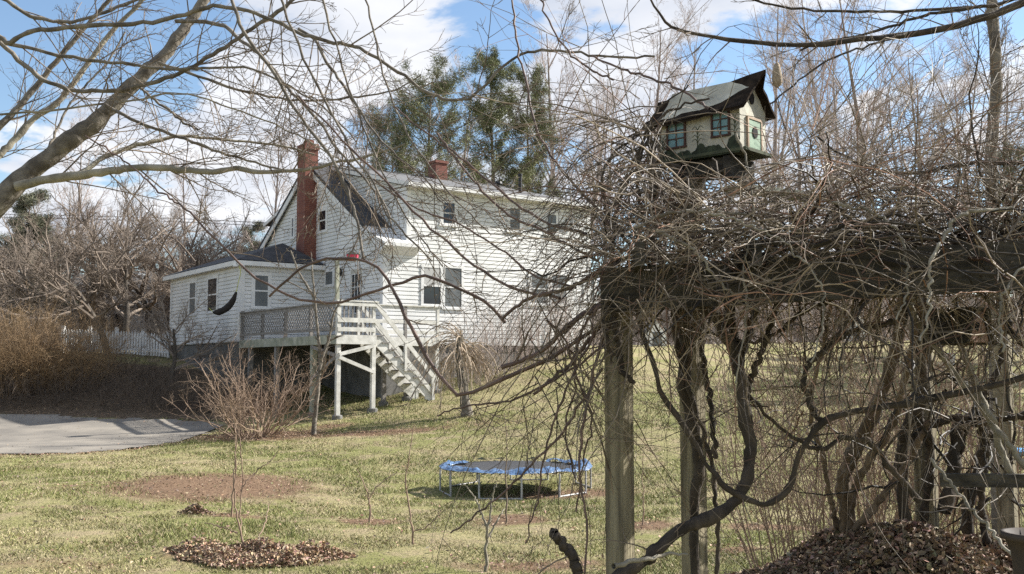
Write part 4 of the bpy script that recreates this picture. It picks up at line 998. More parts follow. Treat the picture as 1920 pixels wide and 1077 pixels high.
def birdhouse():
    s = np.array((-math.sin(R_(48)), math.cos(R_(48)), 0)); g = np.array((math.sin(R_(43)), math.cos(R_(43)), 0))
    O = P(1388, 276, 4.1); L, Wd, hw, hp = .395, .21, .178, .315
    cream = mat('cream_paint', (.52, .50, .41), (.33, .32, .265), .7, 14, bump=.15); bh = thing('birdhouse', 'painted cream birdhouse with teal windows and swayback roof on arbor post', 'birdhouse', O)
    f = lambda a, c, z: O + s * a + g * c + Zv * z
    m = MB()
    # gable profile with bell-cast curve
    prof = [(0, 0), (Wd, 0), (Wd, hw), (Wd * .86, hw + .035), (Wd * .68, hw + .075), (Wd * .5, hp), (Wd * .32, hw + .075), (Wd * .14, hw + .035), (0, hw)]
    k = len(prof); vv = [f(0, c, z) for c, z in prof] + [f(L, c, z) for c, z in prof]
    m.add(vv, [[i, (i + 1) % k, k + (i + 1) % k, k + i] for i in range(k)], [list(range(k))[::-1]], [list(range(k, 2 * k))]); m.build('body', cream, bh)
    # roof: two swept sheets
    m = MB()
    for sg in (1, -1):
        cs = [(.5, hp + .012), (.36, hp - .05), (.2, hw + .058), (.05, hw + .02), (-.14, hw - .018)]
        pts = []
        for j, aa in enumerate(np.linspace(-.035, L + .075, 12)):
            t = j / 11; sway = -.03 * math.sin(t * math.pi) * 0.7 - .045 * t * t
            for c, z in cs:
                cc = c if sg > 0 else 1 - c
                pts.append(f(aa - (.03 if c == .5 and j == 0 else 0), cc * Wd, z + .006 + sway * (.4 if c < .1 else 1) + .002 * rng.normal()))
        n = len(cs); F4 = [[i * n + j, i * n + j + 1, (i + 1) * n + j + 1, (i + 1) * n + j] for i in range(11) for j in range(n - 1)]
        pts = np.array(pts); lo = pts - Zv * .012; N_ = len(pts)
        m.add(np.vstack([pts, lo]), F4, [[N_ + q for q in fc[::-1]] for fc in F4], [[i * n + n - 1, (i + 1) * n + n - 1, N_ + (i + 1) * n + n - 1, N_ + i * n + n - 1] for i in range(11)], [[j, j + 1, N_ + j + 1, N_ + j] for j in range(n - 1)], [[11 * n + j, 11 * n + j + 1, N_ + 11 * n + j + 1, N_ + 11 * n + j] for j in range(n - 1)])
    m.build('roof', mat('worn_dark_shingles', (.048, .035, .025), (.018, .014, .011), 1, 26, 9, bump=.8, spec=.05), bh, smooth=True)
    redf = mat('red_brown_trim', (.085, .042, .032), (.05, .028, .022), .7, 20); teal = mat('teal_paint', (.20, .34, .36), (.14, .26, .28), .4, 10)
    for (a0, z0, w, h) in ((.052, .063, .072, .1), (.265, .045, .08, .105)):
        m = MB(); N = -g; t = .008
        for (x, y, ww, hh) in ((a0 - t, z0 + h, w + 2 * t, t), (a0 - t * 1.3, z0 - t, w + 2.6 * t, t), (a0 - t, z0, t, h), (a0 + w, z0, t, h)): m.box(f(x, 0, y), s * ww, N * .009, Zv * hh)
        wn = m.build('window', redf, bh)
        m = MB(); m.box(f(a0, 0, z0), s * w, N * .003, Zv * h); m.build('pane', teal, wn)
        m = MB(); m.box(f(a0 + w / 2 - .0025, 0, z0), s * .005, N * .006, Zv * h)
        for q in (1, 2): m.box(f(a0, 0, z0 + h * q / 3 - .0025), s * w, N * .0055, Zv * .005)
        m.build('muntin', redf, wn)
    # painted plants on the side wall, green bushes along the bottom
    m = MB(); N = -g
    def stem(pts, r): m.tubes(smooth_path([f(x, 0, y) + N * .0012 for x, y in pts], 10), np.linspace(r, r * .5, 10), 4)
    for x0, hgt in ((.2, .105), (.022, .13), (.375, .09)):
        stem([(x0, .0), (x0 + .002, hgt * .5), (x0, hgt)], .0022)
        for k_ in range(4):
            for sg in (1, -1): stem([(x0, hgt * (.45 + .17 * k_)), (x0 + sg * .012, hgt * (.62 + .17 * k_)), (x0 + sg * .028, hgt * (.55 + .16 * k_))], .0016)
    m.build('painted_vines', mat('dark_green_paint', (.06, .075, .035), (.04, .05, .025), .8), bh)
    m = MB()
    xs = np.linspace(0, L, 40); top = .018 + .016 * np.sin(xs * 60) * np.sin(xs * 23) + .02 * (xs < .06) + .012 * rng.random(40)
    vv = np.vstack([[f(x, 0, -.02) + N * .004 for x in xs], [f(x, 0, max(t, .004)) + N * .003 for x, t in zip(xs, top)]]); m.add(vv, [[i, i + 1, 41 + i, 40 + i] for i in range(39)])
    m.build('painted_hedge', mat('hedge_paint', (.05, .065, .04), (.025, .03, .02), .9, 40), bh)
    # facade: green door with hole, attic hole
    m = MB(); N = -s
    m.box(f(0, .06, .0), g * .1, N * .006, Zv * .13); dr = m.build('door', mat('green_door_paint', (.27, .37, .27), (.19, .28, .2), .6, 18), bh)
    m = MB()
    for (c, w, z, h) in ((.05, .01, 0, .14), (.16, .01, 0, .14), (.06, .1, .13, .01)): m.box(f(0, c, z), g * w, N * .009, Zv * h)
    m.build('door_frame', mat('tan_trim', (.42, .32, .23), (.32, .23, .16), .7), dr)
    def disc(nm, c, z, r, ry, par, off):
        m = MB(); an = np.linspace(0, 2 * math.pi, 24, endpoint=False); ctr = f(0, c, z) + N * off
        m.prism([ctr + g * r * math.cos(q) + Zv * ry * math.sin(q) for q in an], N * .003); m.build(nm, mat('hole_black', (.012, .01, .01), None, .9), par)
    disc('hole', .11, .078, .02, .024, dr, .0065); disc('attic_hole', Wd / 2 - .01, .222, .02, .026, bh, .0015)
    m = MB(); m.box(f(-.03, -.008, -.014), s * (L + .035), g * (Wd + .016), Zv * .013); m.build('floor', mat('mossy_board', (.09, .10, .06), (.05, .055, .04), .9, 20), bh)
    m = MB(); m.box(f(.06, .02, -.085), s * .28, g * .15, Zv * .06); m.box(f(.29, .0, -.12), s * .03, g * .2, Zv * .094); m.box(f(.05, .0, -.12), s * .03, g * .2, Zv * .094); m.build('bracket', M['beamw'], bh)
    q = P(1457, 142, 4.1); sh_ = MB(); sh_.lathe(q, [(.002, .055), (.012, .045), (.017, .02), (.022, -.01), (.02, -.035), (.006, -.05), (.001, -.052)], 12)
    t = thing('seed_head', 'pale brown dried seed head hanging right of the birdhouse roof', 'seed head', q); sh_.build('head', mat('dry_husk', (.42, .34, .24), (.26, .2, .14), .8, 60, bump=.6), t, smooth=True); w = MB(); w.bar(q + Zv * .05, q + Zv * .13, .003, .003, up=U); w.build('stalk', M['cane'], t)
    # second birdhouse hanging under the beam
    O2 = P(1812, 641, 3.95); b2 = thing('birdhouse', 'dark weathered birdhouse with sunlit pinkish front hanging under the beam', 'birdhouse', O2)
    s2 = np.array((-.6, .8, 0)); g2 = np.array((.8, .6, 0)); f2 = lambda a, c, z: O2 + s2 * a + g2 * c + Zv * z
    m = MB(); m.prism([f2(0, 0, 0), f2(0, .17, 0), f2(0, .12, .12), f2(0, .05, .12)], s2 * .155); m.build('body', mat('pinkish_old_wood', (.42, .28, .23), (.26, .17, .14), .85, 12, stretch=(4, 4, 1)), b2)
    m = MB(); m.prism([f2(-.02, -.03, -.006), f2(-.02, -.014, -.01), f2(-.02, .052, .122), f2(-.02, .04, .128)], s2 * .2); m.prism([f2(-.02, .2, -.006), f2(-.02, .184, -.01), f2(-.02, .118, .122), f2(-.02, .13, .128)], s2 * .2); m.box(f2(-.022, .035, .123), s2 * .204, g2 * .1, Zv * .014); m.build('roof', M['beamw'], b2)
    m = MB(); an = np.linspace(0, 2 * math.pi, 20, endpoint=False); m.prism([f2(-.001, .085 + .018 * math.cos(q), .06 + .018 * math.sin(q)) for q in an], -s2 * .003); m.build('hole', mat('hole_black', (.012, .01, .01), None, .9), b2)
    m = MB(); m.bar(f2(.08, .085, .137), f2(.08, .085, .27), .006, .006, up=U); m.build('wire', M['dark'], b2)
birdhouse()

# ------------------------------------------------------------------ the near tree at left
def near_tree():
    root = thing('maple_tree', 'bare maple with thick grey limb leaning in from the left edge', 'tree', (-3.6, 6.2, gz(-3.6, 6.2)))
    D = 6.0
    limbs = [([(-60, 424), (-15, 394), (41, 334), (85, 301), (126, 267), (167, 238), (208, 200), (238, 171), (271, 137), (297, 115), (327, 78), (349, 48), (371, 19), (400, -40), (420, -120)], 6, 6.4, 46, 17, 'bark'),
             ([(30, 350), (74, 340), (122, 332), (167, 327), (208, 321), (241, 316), (297, 315), (353, 319), (401, 321), (446, 317), (490, 325), (538, 321), (579, 317), (631, 304), (700, 291), (760, 270)], 6, 5.6, 21, 4, 'barkpale'),
             ([(150, 328), (193, 297), (238, 278), (282, 266), (334, 256), (390, 260), (438, 264), (520, 271), (590, 290)], 5.98, 6.6, 11, 4, 'barkpale'),
             ([(-40, 40), (0, 71), (19, 80), (37, 67), (67, 58), (111, 54), (167, 48), (223, 46), (278, 43), (327, 33), (371, 19), (408, 13), (446, 17), (490, 30), (527, 45), (568, 65), (613, 76), (653, 84), (674, 91), (711, 111), (749, 137), (786, 163), (823, 182), (860, 189), (882, 182), (916, 152), (945, 126), (975, 104), (1012, 95), (1064, 98), (1120, 104), (1176, 108), (1228, 106)], 5.6, 4.9, 11, 5, 'bark'),
             ([(-30, 70), (22, 84), (74, 95), (149, 110), (223, 119), (297, 128), (356, 130), (394, 128), (446, 126), (500, 140), (560, 170), (620, 215), (670, 270)], 5.8, 5.4, 9, 3, 'bark'),
             ([(0, 80), (37, 115), (74, 145), (111, 163), (149, 170), (208, 171), (260, 163), (297, 152), (342, 136), (379, 115), (416, 93), (453, 67), (494, 37), (531, 15), (570, -20)], 5.7, 5.6, 10, 9, 'bark'),
             ([(197, 197), (238, 219), (282, 238), (334, 256), (379, 273), (427, 290), (475, 304), (520, 316), (560, 322)], 6.1, 5.7, 8, 4, 'bark'),
             ([(260, 160), (282, 182), (316, 208), (345, 230), (371, 243)], 6.2, 6.0, 6, 5, 'bark'),
             ([(-40, 290), (0, 238), (22, 215), (48, 186), (82, 145), (115, 104), (149, 63), (178, 33), (215, -15)], 7, 7.2, 15, 9, 'bark'),
             ([(-30, 320), (0, 290), (25, 265), (60, 225), (110, 190), (150, 140), (200, 70), (260, 10), (300, -30)], 7.4, 7.8, 17, 8, 'barkpale'),
             ([(330, 40), (408, 45), (446, 71), (483, 100), (512, 130), (538, 163), (572, 197), (609, 241), (639, 290), (668, 319), (700, 356), (725, 400), (742, 440)], 6.2, 4.8, 9, 4, 'bark'),
             ([(560, 55), (590, 74), (609, 108), (631, 145), (657, 182), (687, 227), (710, 260), (740, 290), (790, 330), (840, 390)], 5.5, 4.9, 8, 3, 'bark'),
             ([(297, 117), (356, 137), (416, 160), (479, 175), (538, 186), (601, 188), (661, 184), (700, 178), (740, 168), (790, 140)], 6.2, 5.7, 7, 3, 'bark'),
             ([(-20, -20), (60, 30), (140, 40), (230, 10), (300, -20)], 6.5, 6.9, 9, 6, 'bark'),
             ([(0, 215), (120, 205), (240, 190), (340, 175), (440, 205), (540, 245), (640, 300)], 6.4, 5.6, 5, 3, 'barkpale'),
             ([(80, 300), (100, 262), (125, 205), (160, 160), (200, 120), (235, 60)], 6.1, 6.5, 6, 4, 'bark'),
             ([(430, -20), (452, 50), (520, 150), (570, 230), (625, 300), (655, 370), (672, 429), (683, 487)], 5.0, 4.6, 8, 6, 'bark'),
             ([(520, -20), (560, 90), (610, 190), (663, 290), (700, 345), (732, 404), (760, 440), (810, 490)], 5.1, 4.6, 6, 4, 'bark'),
             ([(600, -20), (640, 120), (680, 230), (720, 330), (770, 420), (830, 500)], 5.2, 4.8, 5, 3, 'bark'),
             ([(680, -20), (705, 80), (735, 190), (790, 290), (850, 370), (920, 440)], 5.2, 4.8, 5, 3, 'bark')]
    def twigs(A, AR, par):
        B, BR = spawn(A, AR, 11, (.08, 1), (20, 60), (.18, .42), 9, .0, .10, .45, .0026, fade=.35, flat=(1, .5, 1), absl=2.2)
        B2, B2R = spawn(B, BR, 6, (.15, 1), (25, 60), (.25, .55), 6, .05, .12, .6, .0019)
        B3, B3R = spawn(B2, B2R, 3, (.2, 1), (25, 60), (.3, .6), 5, .05, .14, .7, .0016)
        m = MB(); m.tubes(B, BR, 4); m.tubes(B2, B2R, 3); m.tubes(B3, B3R, 3); m.build('twigs', M['twig'], par)
    q0 = P(-60, 424, 6); bx = np.array((-3.9, 6.3, gz(-3.9, 6.3) - .2))
    m = MB(); tr = smooth_path([bx, bx + np.array((.05, 0, .9)), bx + np.array((.25, -.05, 1.9)), q0 * .6 + (bx + np.array((.25, -.05, 1.9))) * .4, q0], 20, .006); m.tubes(tr, np.linspace(.17, .076, 20), 12); m.build('trunk', M['bark'], root, smooth=True)
    # second stem, outside the picture, that carries the upper limbs
    m = MB(); t2 = smooth_path([bx + np.array((-.05, .2, .6)), bx + np.array((-.15, .2, 2.2)), P(-100, 330, 6.6), P(-60, 120, 6.2), P(-40, 40, 5.6), P(-30, -60, 5.7)], 26, .006); m.tubes(t2, np.linspace(.13, .03, 26), 10); m.build('trunk', M['bark'], root, smooth=True)
    allP, allR = [], []
    for pts, d0, d1, w0, w1, mt in limbs:
        n = max(30, len(pts) * 3); c, r = trace(pts, d0, d1, w0 * .9, w1 * .85, n, .0035); m = MB(); m.tubes(c, r, 10 if w0 > 14 else 7); lo = m.build('limb', M[mt], root, smooth=True)
        cc = smooth_path(c[:: max(1, n // 12)], 24); twigs(cc[None], np.minimum(np.linspace(r[0], r[-1], 24), .012)[None], lo)
near_tree()

def arching_canes():
    root = thing('bramble', 'long arching red brown bare canes in front of house', 'bramble', (-.2, 4.4, gz(-.2, 4.4)))
    cs = [([(357, 398), (382, 429), (417, 461), (448, 493), (477, 518), (515, 540), (546, 556), (584, 564), (631, 567), (679, 556), (710, 543), (748, 530), (786, 519), (824, 524), (862, 543), (900, 559), (930, 585), (947, 605)], 4.6, 4.4, 4, 7),
          ([(505, 556), (521, 543), (559, 508), (594, 489), (625, 483), (682, 486), (720, 515), (745, 560), (765, 600), (790, 650), (830, 710), (862, 742), (920, 720), (990, 690), (1080, 640), (1150, 590)], 4.5, 4.0, 4, 9),
          ([(160, 255), (230, 300), (300, 360), (357, 398)], 4.8, 4.6, 3, 4),
          ([(940, 600), (990, 560), (1050, 545), (1110, 520), (1180, 480)], 4.3, 4.1, 6, 8),
          ([(820, 250), (880, 330), (950, 400), (1030, 440), (1120, 490)], 4.8, 4.2, 4, 6),
          ([(560, 180), (640, 260), (720, 340), (800, 420), (880, 490), (960, 540), (1050, 560)], 5.0, 4.2, 4, 6),
          ([(740, 200), (800, 250), (870, 300), (940, 360), (1010, 410), (1100, 440)], 5, 4.2, 3, 6),
          ([(690, 330), (780, 390), (860, 420), (940, 470), (1010, 520), (1080, 540)], 4.9, 4.2, 3, 5),
          ([(960, 0), (966, 60), (975, 110), (990, 170), (1005, 240), (1040, 300), (1100, 370), (1150, 430)], 4.6, 4.1, 4, 6),
          ([(1010, -10), (1040, 60), (1090, 120), (1150, 150)], 4.6, 4.3, 4, 4),
          ([(1110, 105), (1180, 135), (1260, 160), (1330, 205)], 4.7, 4.0, 4, 5),
          ([(1080, 960), (1095, 860), (1110, 780), (1080, 700), (1090, 620), (1140, 560)], 4.0, 3.9, 3, 6),
          ([(985, 1020), (1010, 930), (1020, 850), (1050, 760), (1100, 650), (1150, 570)], 3.9, 3.9, 3, 6),
          ([(845, 1000), (900, 960), (980, 890), (1060, 800), (1130, 690)], 4.1, 3.9, 3, 5),
          ([(820, 780), (880, 760), (960, 750), (1060, 700), (1140, 640)], 4.1, 3.9, 3, 5),
          ([(1095, 1090), (1100, 980), (1085, 880), (1100, 760), (1120, 660), (1150, 600)], 3.8, 3.9, 4, 6),
          ([(1025, 600), (1060, 640), (1080, 720), (1060, 800), (1080, 900)], 4, 4, 5, 3),
          ([(940, 690), (1010, 660), (1080, 600), (1150, 560), (1210, 520)], 4.0, 3.9, 8, 10),
          ([(1000, 740), (1060, 690), (1120, 620), (1170, 560)], 4.0, 3.9, 6, 9)]
    def twigs(A, AR, par):
        B, BR = spawn(A, AR, 5, (.05, 1), (20, 60), (.12, .35), 8, -.1, .12, .5, .0018, absl=1.1, flat=(1, .5, 1)); B2, B2R = spawn(B, BR, 3, (.2, 1), (25, 60), (.25, .6), 5, 0, .14, .7, .0018)
        m = MB(); m.tubes(B, BR, 4); m.tubes(B2, B2R, 3); m.build('twigs', M['twig'], par)
    for pts, d0, d1, w0, w1 in cs:
        m = MB(); c, r = trace(pts, d0, d1, w0, w1, 30, .0035); m.tubes(c, r, 6); co = m.build('cane', M['cane'], root, smooth=True); twigs(c[None], r[None], co)
arching_canes()

def right_branches():
    root = thing('overhanging_tree', 'dark bare branch sweeping across the top right sky', 'tree', (5.2, 5.0, gz(5.2, 5)))
    bx = np.array((5.0, 5.0, gz(5, 5) - .2)); m = MB()
    t = smooth_path([bx, bx + np.array((-.1, 0, 1.6)), bx + np.array((-.3, -.1, 3.2)), P(2700, -300, 4.8)], 16, .01); m.tubes(t, np.linspace(.2, .12, 16), 12); m.build('trunk', M['bark'], root, smooth=True)
    t3 = t[-3]
    cs = [([(2600, -230), (2200, -110), (1925, 5), (1840, 34), (1760, 56), (1680, 68), (1600, 76), (1530, 85), (1460, 84), (1390, 78), (1330, 68), (1270, 55), (1240, 28), (1218, -5)], 4.8, 4.6, 17, 4),
          ([(1880, 8), (1785, 20), (1727, 31), (1668, 51), (1610, 68), (1543, 78), (1500, 95)], 4.75, 4.9, 7, 4),
          ([(2000, -30), (1860, 10), (1720, 20), (1600, 22), (1480, 15), (1380, -10)], 4.9, 5.1, 7, 4),
          ([(2300, 330), (2050, 305), (1925, 306), (1863, 304), (1785, 310), (1727, 324), (1668, 324), (1621, 312), (1574, 289), (1530, 255)], 4.2, 4.3, 11, 4),
          ([(1700, 62), (1650, 80), (1560, 110), (1480, 165), (1420, 220)], 4.7, 4.4, 5, 3)]
    allP, allR = [], []; 
    for pts, d0, d1, w0, w1 in cs:
        c, r = trace(pts, d0, d1, w0, w1, 30, .003); m = MB(); m.tubes(c, r, 8); lo = m.build('limb', M['vinebark'], root, smooth=True)
        B, BR = spawn(c[None], np.minimum(r, .008)[None], 9, (.25, 1), (25, 60), (.15, .4), 8, .05, .1, .5, .0024, absl=1.4, flat=(1, .5, 1)); B2, B2R = spawn(B, BR, 4, (.2, 1), (25, 60), (.25, .6), 5, 0, .12, .7, .0018)
        m = MB(); m.tubes(B, BR, 4); m.tubes(B2, B2R, 3); m.build('twigs', M['twig'], lo)
    # slender trunk at the right
    c, r = trace([(1872, 900), (1868, 760), (1866, 620), (1862, 470), (1857, 350), (1862, 250), (1868, 150), (1863, 60), (1858, -20), (1850, -140)], 6.4, 6.4, 27, 19, 30, .006)
    b0 = np.array((c[0][0], c[0][1], gz(c[0][0], c[0][1]) - .1)); c = np.vstack([b0, c]); r = np.concatenate([[r[0] * 1.2], r])
    tt = thing('young_tree', 'straight slender brown tree trunk standing at the right behind arbor', 'tree', b0)
    m = MB(); m.tubes(c, r, 10); m.build('trunk', M['bark'], tt, smooth=True)
    B, BR = spawn(c[None], np.minimum(r, .009)[None], 22, (.45, 1), (25, 60), (.2, .5), 9, .3, .1, .5, .003, absl=2.0); B2, B2R = spawn(B, BR, 7, (.15, 1), (25, 55), (.25, .5), 6, .1, .12, .6, .0024); B3, B3R = spawn(B2, B2R, 3, (.15, 1), (25, 55), (.3, .6), 5, .1, .12, .6, .002)
    m = MB(); m.tubes(B, BR, 4); m.tubes(B2, B2R, 3); m.tubes(B3, B3R, 3); m.build('crown', M['twig'], tt)
right_branches()

# ------------------------------------------------------------------ vine stems on the arbor
def stems():
    def one(name, label, segs, mt='vinebark', tw=6, rough=.3):
        p0, d0 = segs[0][0][0], segs[0][1]; root = thing(name, label, 'vine', P(*p0, d0)); 
        for pts, da, db, w0, w1 in segs:
            m = MB(); c, r = trace(pts, da, db, w0, w1, 40, .004); c = smooth_path(c, 80); r = np.interp(np.linspace(0, 39, 80), np.arange(40), r) * (1 + rough * (rng.random(80) - .4) * .6 + .1 * np.sin(np.arange(80) * .5)); 
            if pts[0][1] > 985 and name != 'dead_branch':           # the foot goes on down to the soil
                c = np.vstack([[c[0][0], c[0][1], gz(c[0][0], c[0][1]) - .05], c]); r = np.concatenate([[r[0] * 1.15], r])
            m.tubes(c, r, 9); so = m.build('stem', M[mt], root, smooth=True)
            if tw:
                B, BR = spawn(c[None], np.minimum(r, .006)[None], tw, (.1, 1), (30, 80), (.1, .35), 8, -.2, .14, .5, .0022, absl=.9); B2, B2R = spawn(B, BR, 2, (.2, 1), (25, 60), (.3, .6), 5, 0, .14, .7, .0018)
                m = MB(); m.tubes(B, BR, 4); m.tubes(B2, B2R, 3); m.build('twigs', M['twig'], so)
    one('grape_vine', 'thick dark vine trunk curving from the ground up between the posts', [([(1150, 1085), (1181, 1067), (1218, 1048), (1237, 1023), (1281, 991), (1332, 972), (1369, 947), (1394, 916), (1407, 865), (1404, 809), (1394, 752), (1388, 702), (1376, 652), (1350, 608), (1320, 575)], 3.6, 4.0, 22, 24),
        ([(1388, 690), (1401, 630), (1420, 576), (1440, 520)], 3.98, 3.9, 13, 10), ([(1398, 758), (1407, 715), (1432, 652), (1457, 576), (1490, 520)], 3.99, 3.9, 12, 10), ([(1376, 652), (1368, 600), (1370, 540)], 4.0, 3.95, 22, 18)])
    one('grape_vine', 'looping vine stem swinging in a low arc right of the posts', [([(1185, 540), (1199, 589), (1225, 677), (1244, 740), (1275, 790), (1313, 853), (1344, 897), (1382, 928), (1420, 944), (1457, 935), (1483, 909), (1495, 865), (1513, 830), (1540, 795), (1593, 773), (1659, 762), (1726, 755), (1814, 737), (1930, 702), (2100, 640)], 3.8, 3.7, 9, 13), ([(1690, 600), (1640, 612), (1593, 622), (1549, 653), (1513, 689), (1509, 728), (1522, 764), (1540, 790)], 3.8, 3.8, 9, 11)])
    one('grape_vine', 'shaggy black vine wound up the birdhouse post', [([(1305, 1090), (1300, 960), (1308, 880), (1300, 800), (1283, 730), (1288, 650), (1280, 570), (1290, 500), (1285, 430)], 4.22, 4.25, 15, 34), ([(1345, 1090), (1345, 990), (1338, 900), (1325, 830), (1300, 760), (1270, 660), (1262, 560)], 4.15, 4.2, 8, 10), ([(1340, 860), (1335, 780), (1322, 700), (1315, 620), (1330, 540)], 4.1, 4.2, 10, 10)], tw=10)
    one('grape_vine', 'brown shredding vine climbing the left end post', [([(1190, 720), (1165, 690), (1160, 640), (1150, 590), (1165, 540)], 3.82, 3.82, 8, 14), ([(1140, 560), (1135, 620), (1150, 680)], 3.8, 3.8, 12, 4)], tw=14)
    one('grape_vine', 'arched vine stem hanging between the leaning stems', [([(1398, 733), (1460, 799), (1518, 839), (1549, 839), (1580, 822), (1620, 828), (1650, 850), (1680, 890), (1725, 940)], 3.95, 4.0, 6, 12), ([(1310, 620), (1420, 640), (1500, 590), (1560, 560)], 4.0, 3.8, 5, 8)])
    one('leaning_shrub', 'cluster of leaning brown stems rising from the leaf pile', [([(1590, 1010), (1585, 950), (1582, 900), (1600, 850), (1630, 790), (1660, 720), (1680, 650), (1695, 560), (1700, 500)], 5.3, 4.6, 26, 22), ([(1594, 1010), (1600, 930), (1620, 880), (1672, 800), (1700, 700), (1720, 600)], 5.25, 4.6, 15, 12), ([(1594, 1010), (1610, 985), (1650, 935), (1700, 870), (1740, 790)], 5.2, 4.9, 14, 12), ([(1570, 990), (1556, 930), (1540, 850), (1520, 760), (1545, 640), (1560, 560)], 5.3, 4.6, 10, 8)], 'vinetan', 8)
    one('leaning_shrub', 'pair of pale olive stems leaning left at the right side', [([(1930, 890), (1880, 820), (1840, 760), (1790, 700), (1745, 640), (1700, 570)], 3.9, 4.1, 12, 10), ([(1900, 900), (1860, 800), (1830, 720), (1800, 640), (1790, 560)], 4.0, 4.1, 13, 10), ([(1745, 860), (1810, 940), (1870, 1010), (1935, 1090)], 3.5, 3.2, 6, 6)], 'barkpale', 6)
    one('grape_vine', 'black knotted vine coil around the right hand posts', [([(1770, 960), (1785, 900), (1790, 850), (1800, 800), (1830, 780), (1850, 820), (1835, 880), (1815, 940), (1815, 1000)], 5.0, 5.3, 24, 20), ([(1700, 830), (1740, 800), (1790, 785), (1830, 790), (1870, 830)], 5.1, 5.0, 14, 12), ([(1702, 1010), (1690, 880), (1700, 800), (1730, 740), (1725, 640), (1740, 560)], 5.15, 4.9, 20, 18), ([(1728, 1010), (1745, 850), (1720, 760), (1740, 660), (1720, 570)], 5.2, 4.9, 18, 16), ([(1850, 1030), (1840, 930), (1848, 850), (1830, 780)], 5.2, 5.1, 14, 10), ([(1875, 560), (1880, 640), (1868, 700), (1830, 760), (1800, 850)], 5.0, 5.1, 12, 8), ([(1930, 655), (1895, 620), (1880, 560)], 4.0, 4.2, 10, 10), ([(1930, 780), (1860, 790), (1800, 800)], 4.6, 5.0, 9, 9)], tw=10)
    one('vine_stub', 'dark broken vine stub curving up in the foreground', [([(1085, 1110), (1080, 1060), (1068, 1035), (1052, 1018), (1040, 1000)], 3.3, 3.3, 20, 15)], tw=2)
    one('grape_vine', 'dark looping vine stems arching up the left flank of the birdhouse', [([(1278, 560), (1240, 480), (1205, 400), (1195, 320), (1215, 250), (1260, 205), (1330, 185)], 4.0, 3.95, 9, 4), ([(1300, 500), (1262, 440), (1226, 370), (1222, 300), (1240, 235)], 4.1, 4.1, 11, 6), ([(1180, 560), (1150, 470), (1160, 380), (1200, 300), (1225, 215), (1290, 160)], 4.0, 4.0, 7, 3), ([(1250, 520), (1190, 470), (1140, 400), (1130, 330), (1170, 270), (1230, 240)], 3.95, 4.0, 7, 4), ([(1310, 470), (1270, 400), (1232, 350), (1250, 310), (1285, 330), (1300, 400)], 4.05, 4.1, 12, 7)], tw=6)
    one('grape_vine', 'pale grey vine canes drooping over the front of the beam', [([(1330, 400), (1400, 420), (1470, 455), (1530, 520), (1545, 600), (1520, 680)], 3.5, 3.3, 5, 3), ([(1900, 390), (1810, 400), (1770, 440), (1745, 500), (1742, 570), (1725, 640)], 3.4, 3.2, 8, 4), ([(1380, 250), (1405, 330), (1412, 420), (1395, 500), (1400, 590), (1380, 720)], 3.7, 3.5, 5, 3), ([(1960, 480), (1900, 520), (1875, 580), (1880, 660)], 3.3, 3.2, 6, 4), ([(1230, 430), (1300, 470), (1360, 540), (1420, 580)], 3.6, 3.5, 7, 3), ([(1560, 380), (1640, 400), (1690, 450), (1700, 540), (1680, 600)], 3.5, 3.3, 6, 3), ([(1180, 430), (1260, 400), (1370, 400), (1500, 430), (1620, 420)], 3.7, 3.6, 7, 4)], 'barkpale', 5, rough=.1)
    # dead branch lying at the foot of the first post
    c, r = trace([(1150, 1062), (1200, 1050), (1250, 1042), (1290, 1040)], 3.5, 3.7, 10, 5, 16, .004); m = MB(); m.tubes(c, r, 7); o = m.build('dead_branch', M['barkpale'], None, smooth=True); tag(o, 'pale broken dead branch caught between the first two posts', 'branch')
stems()

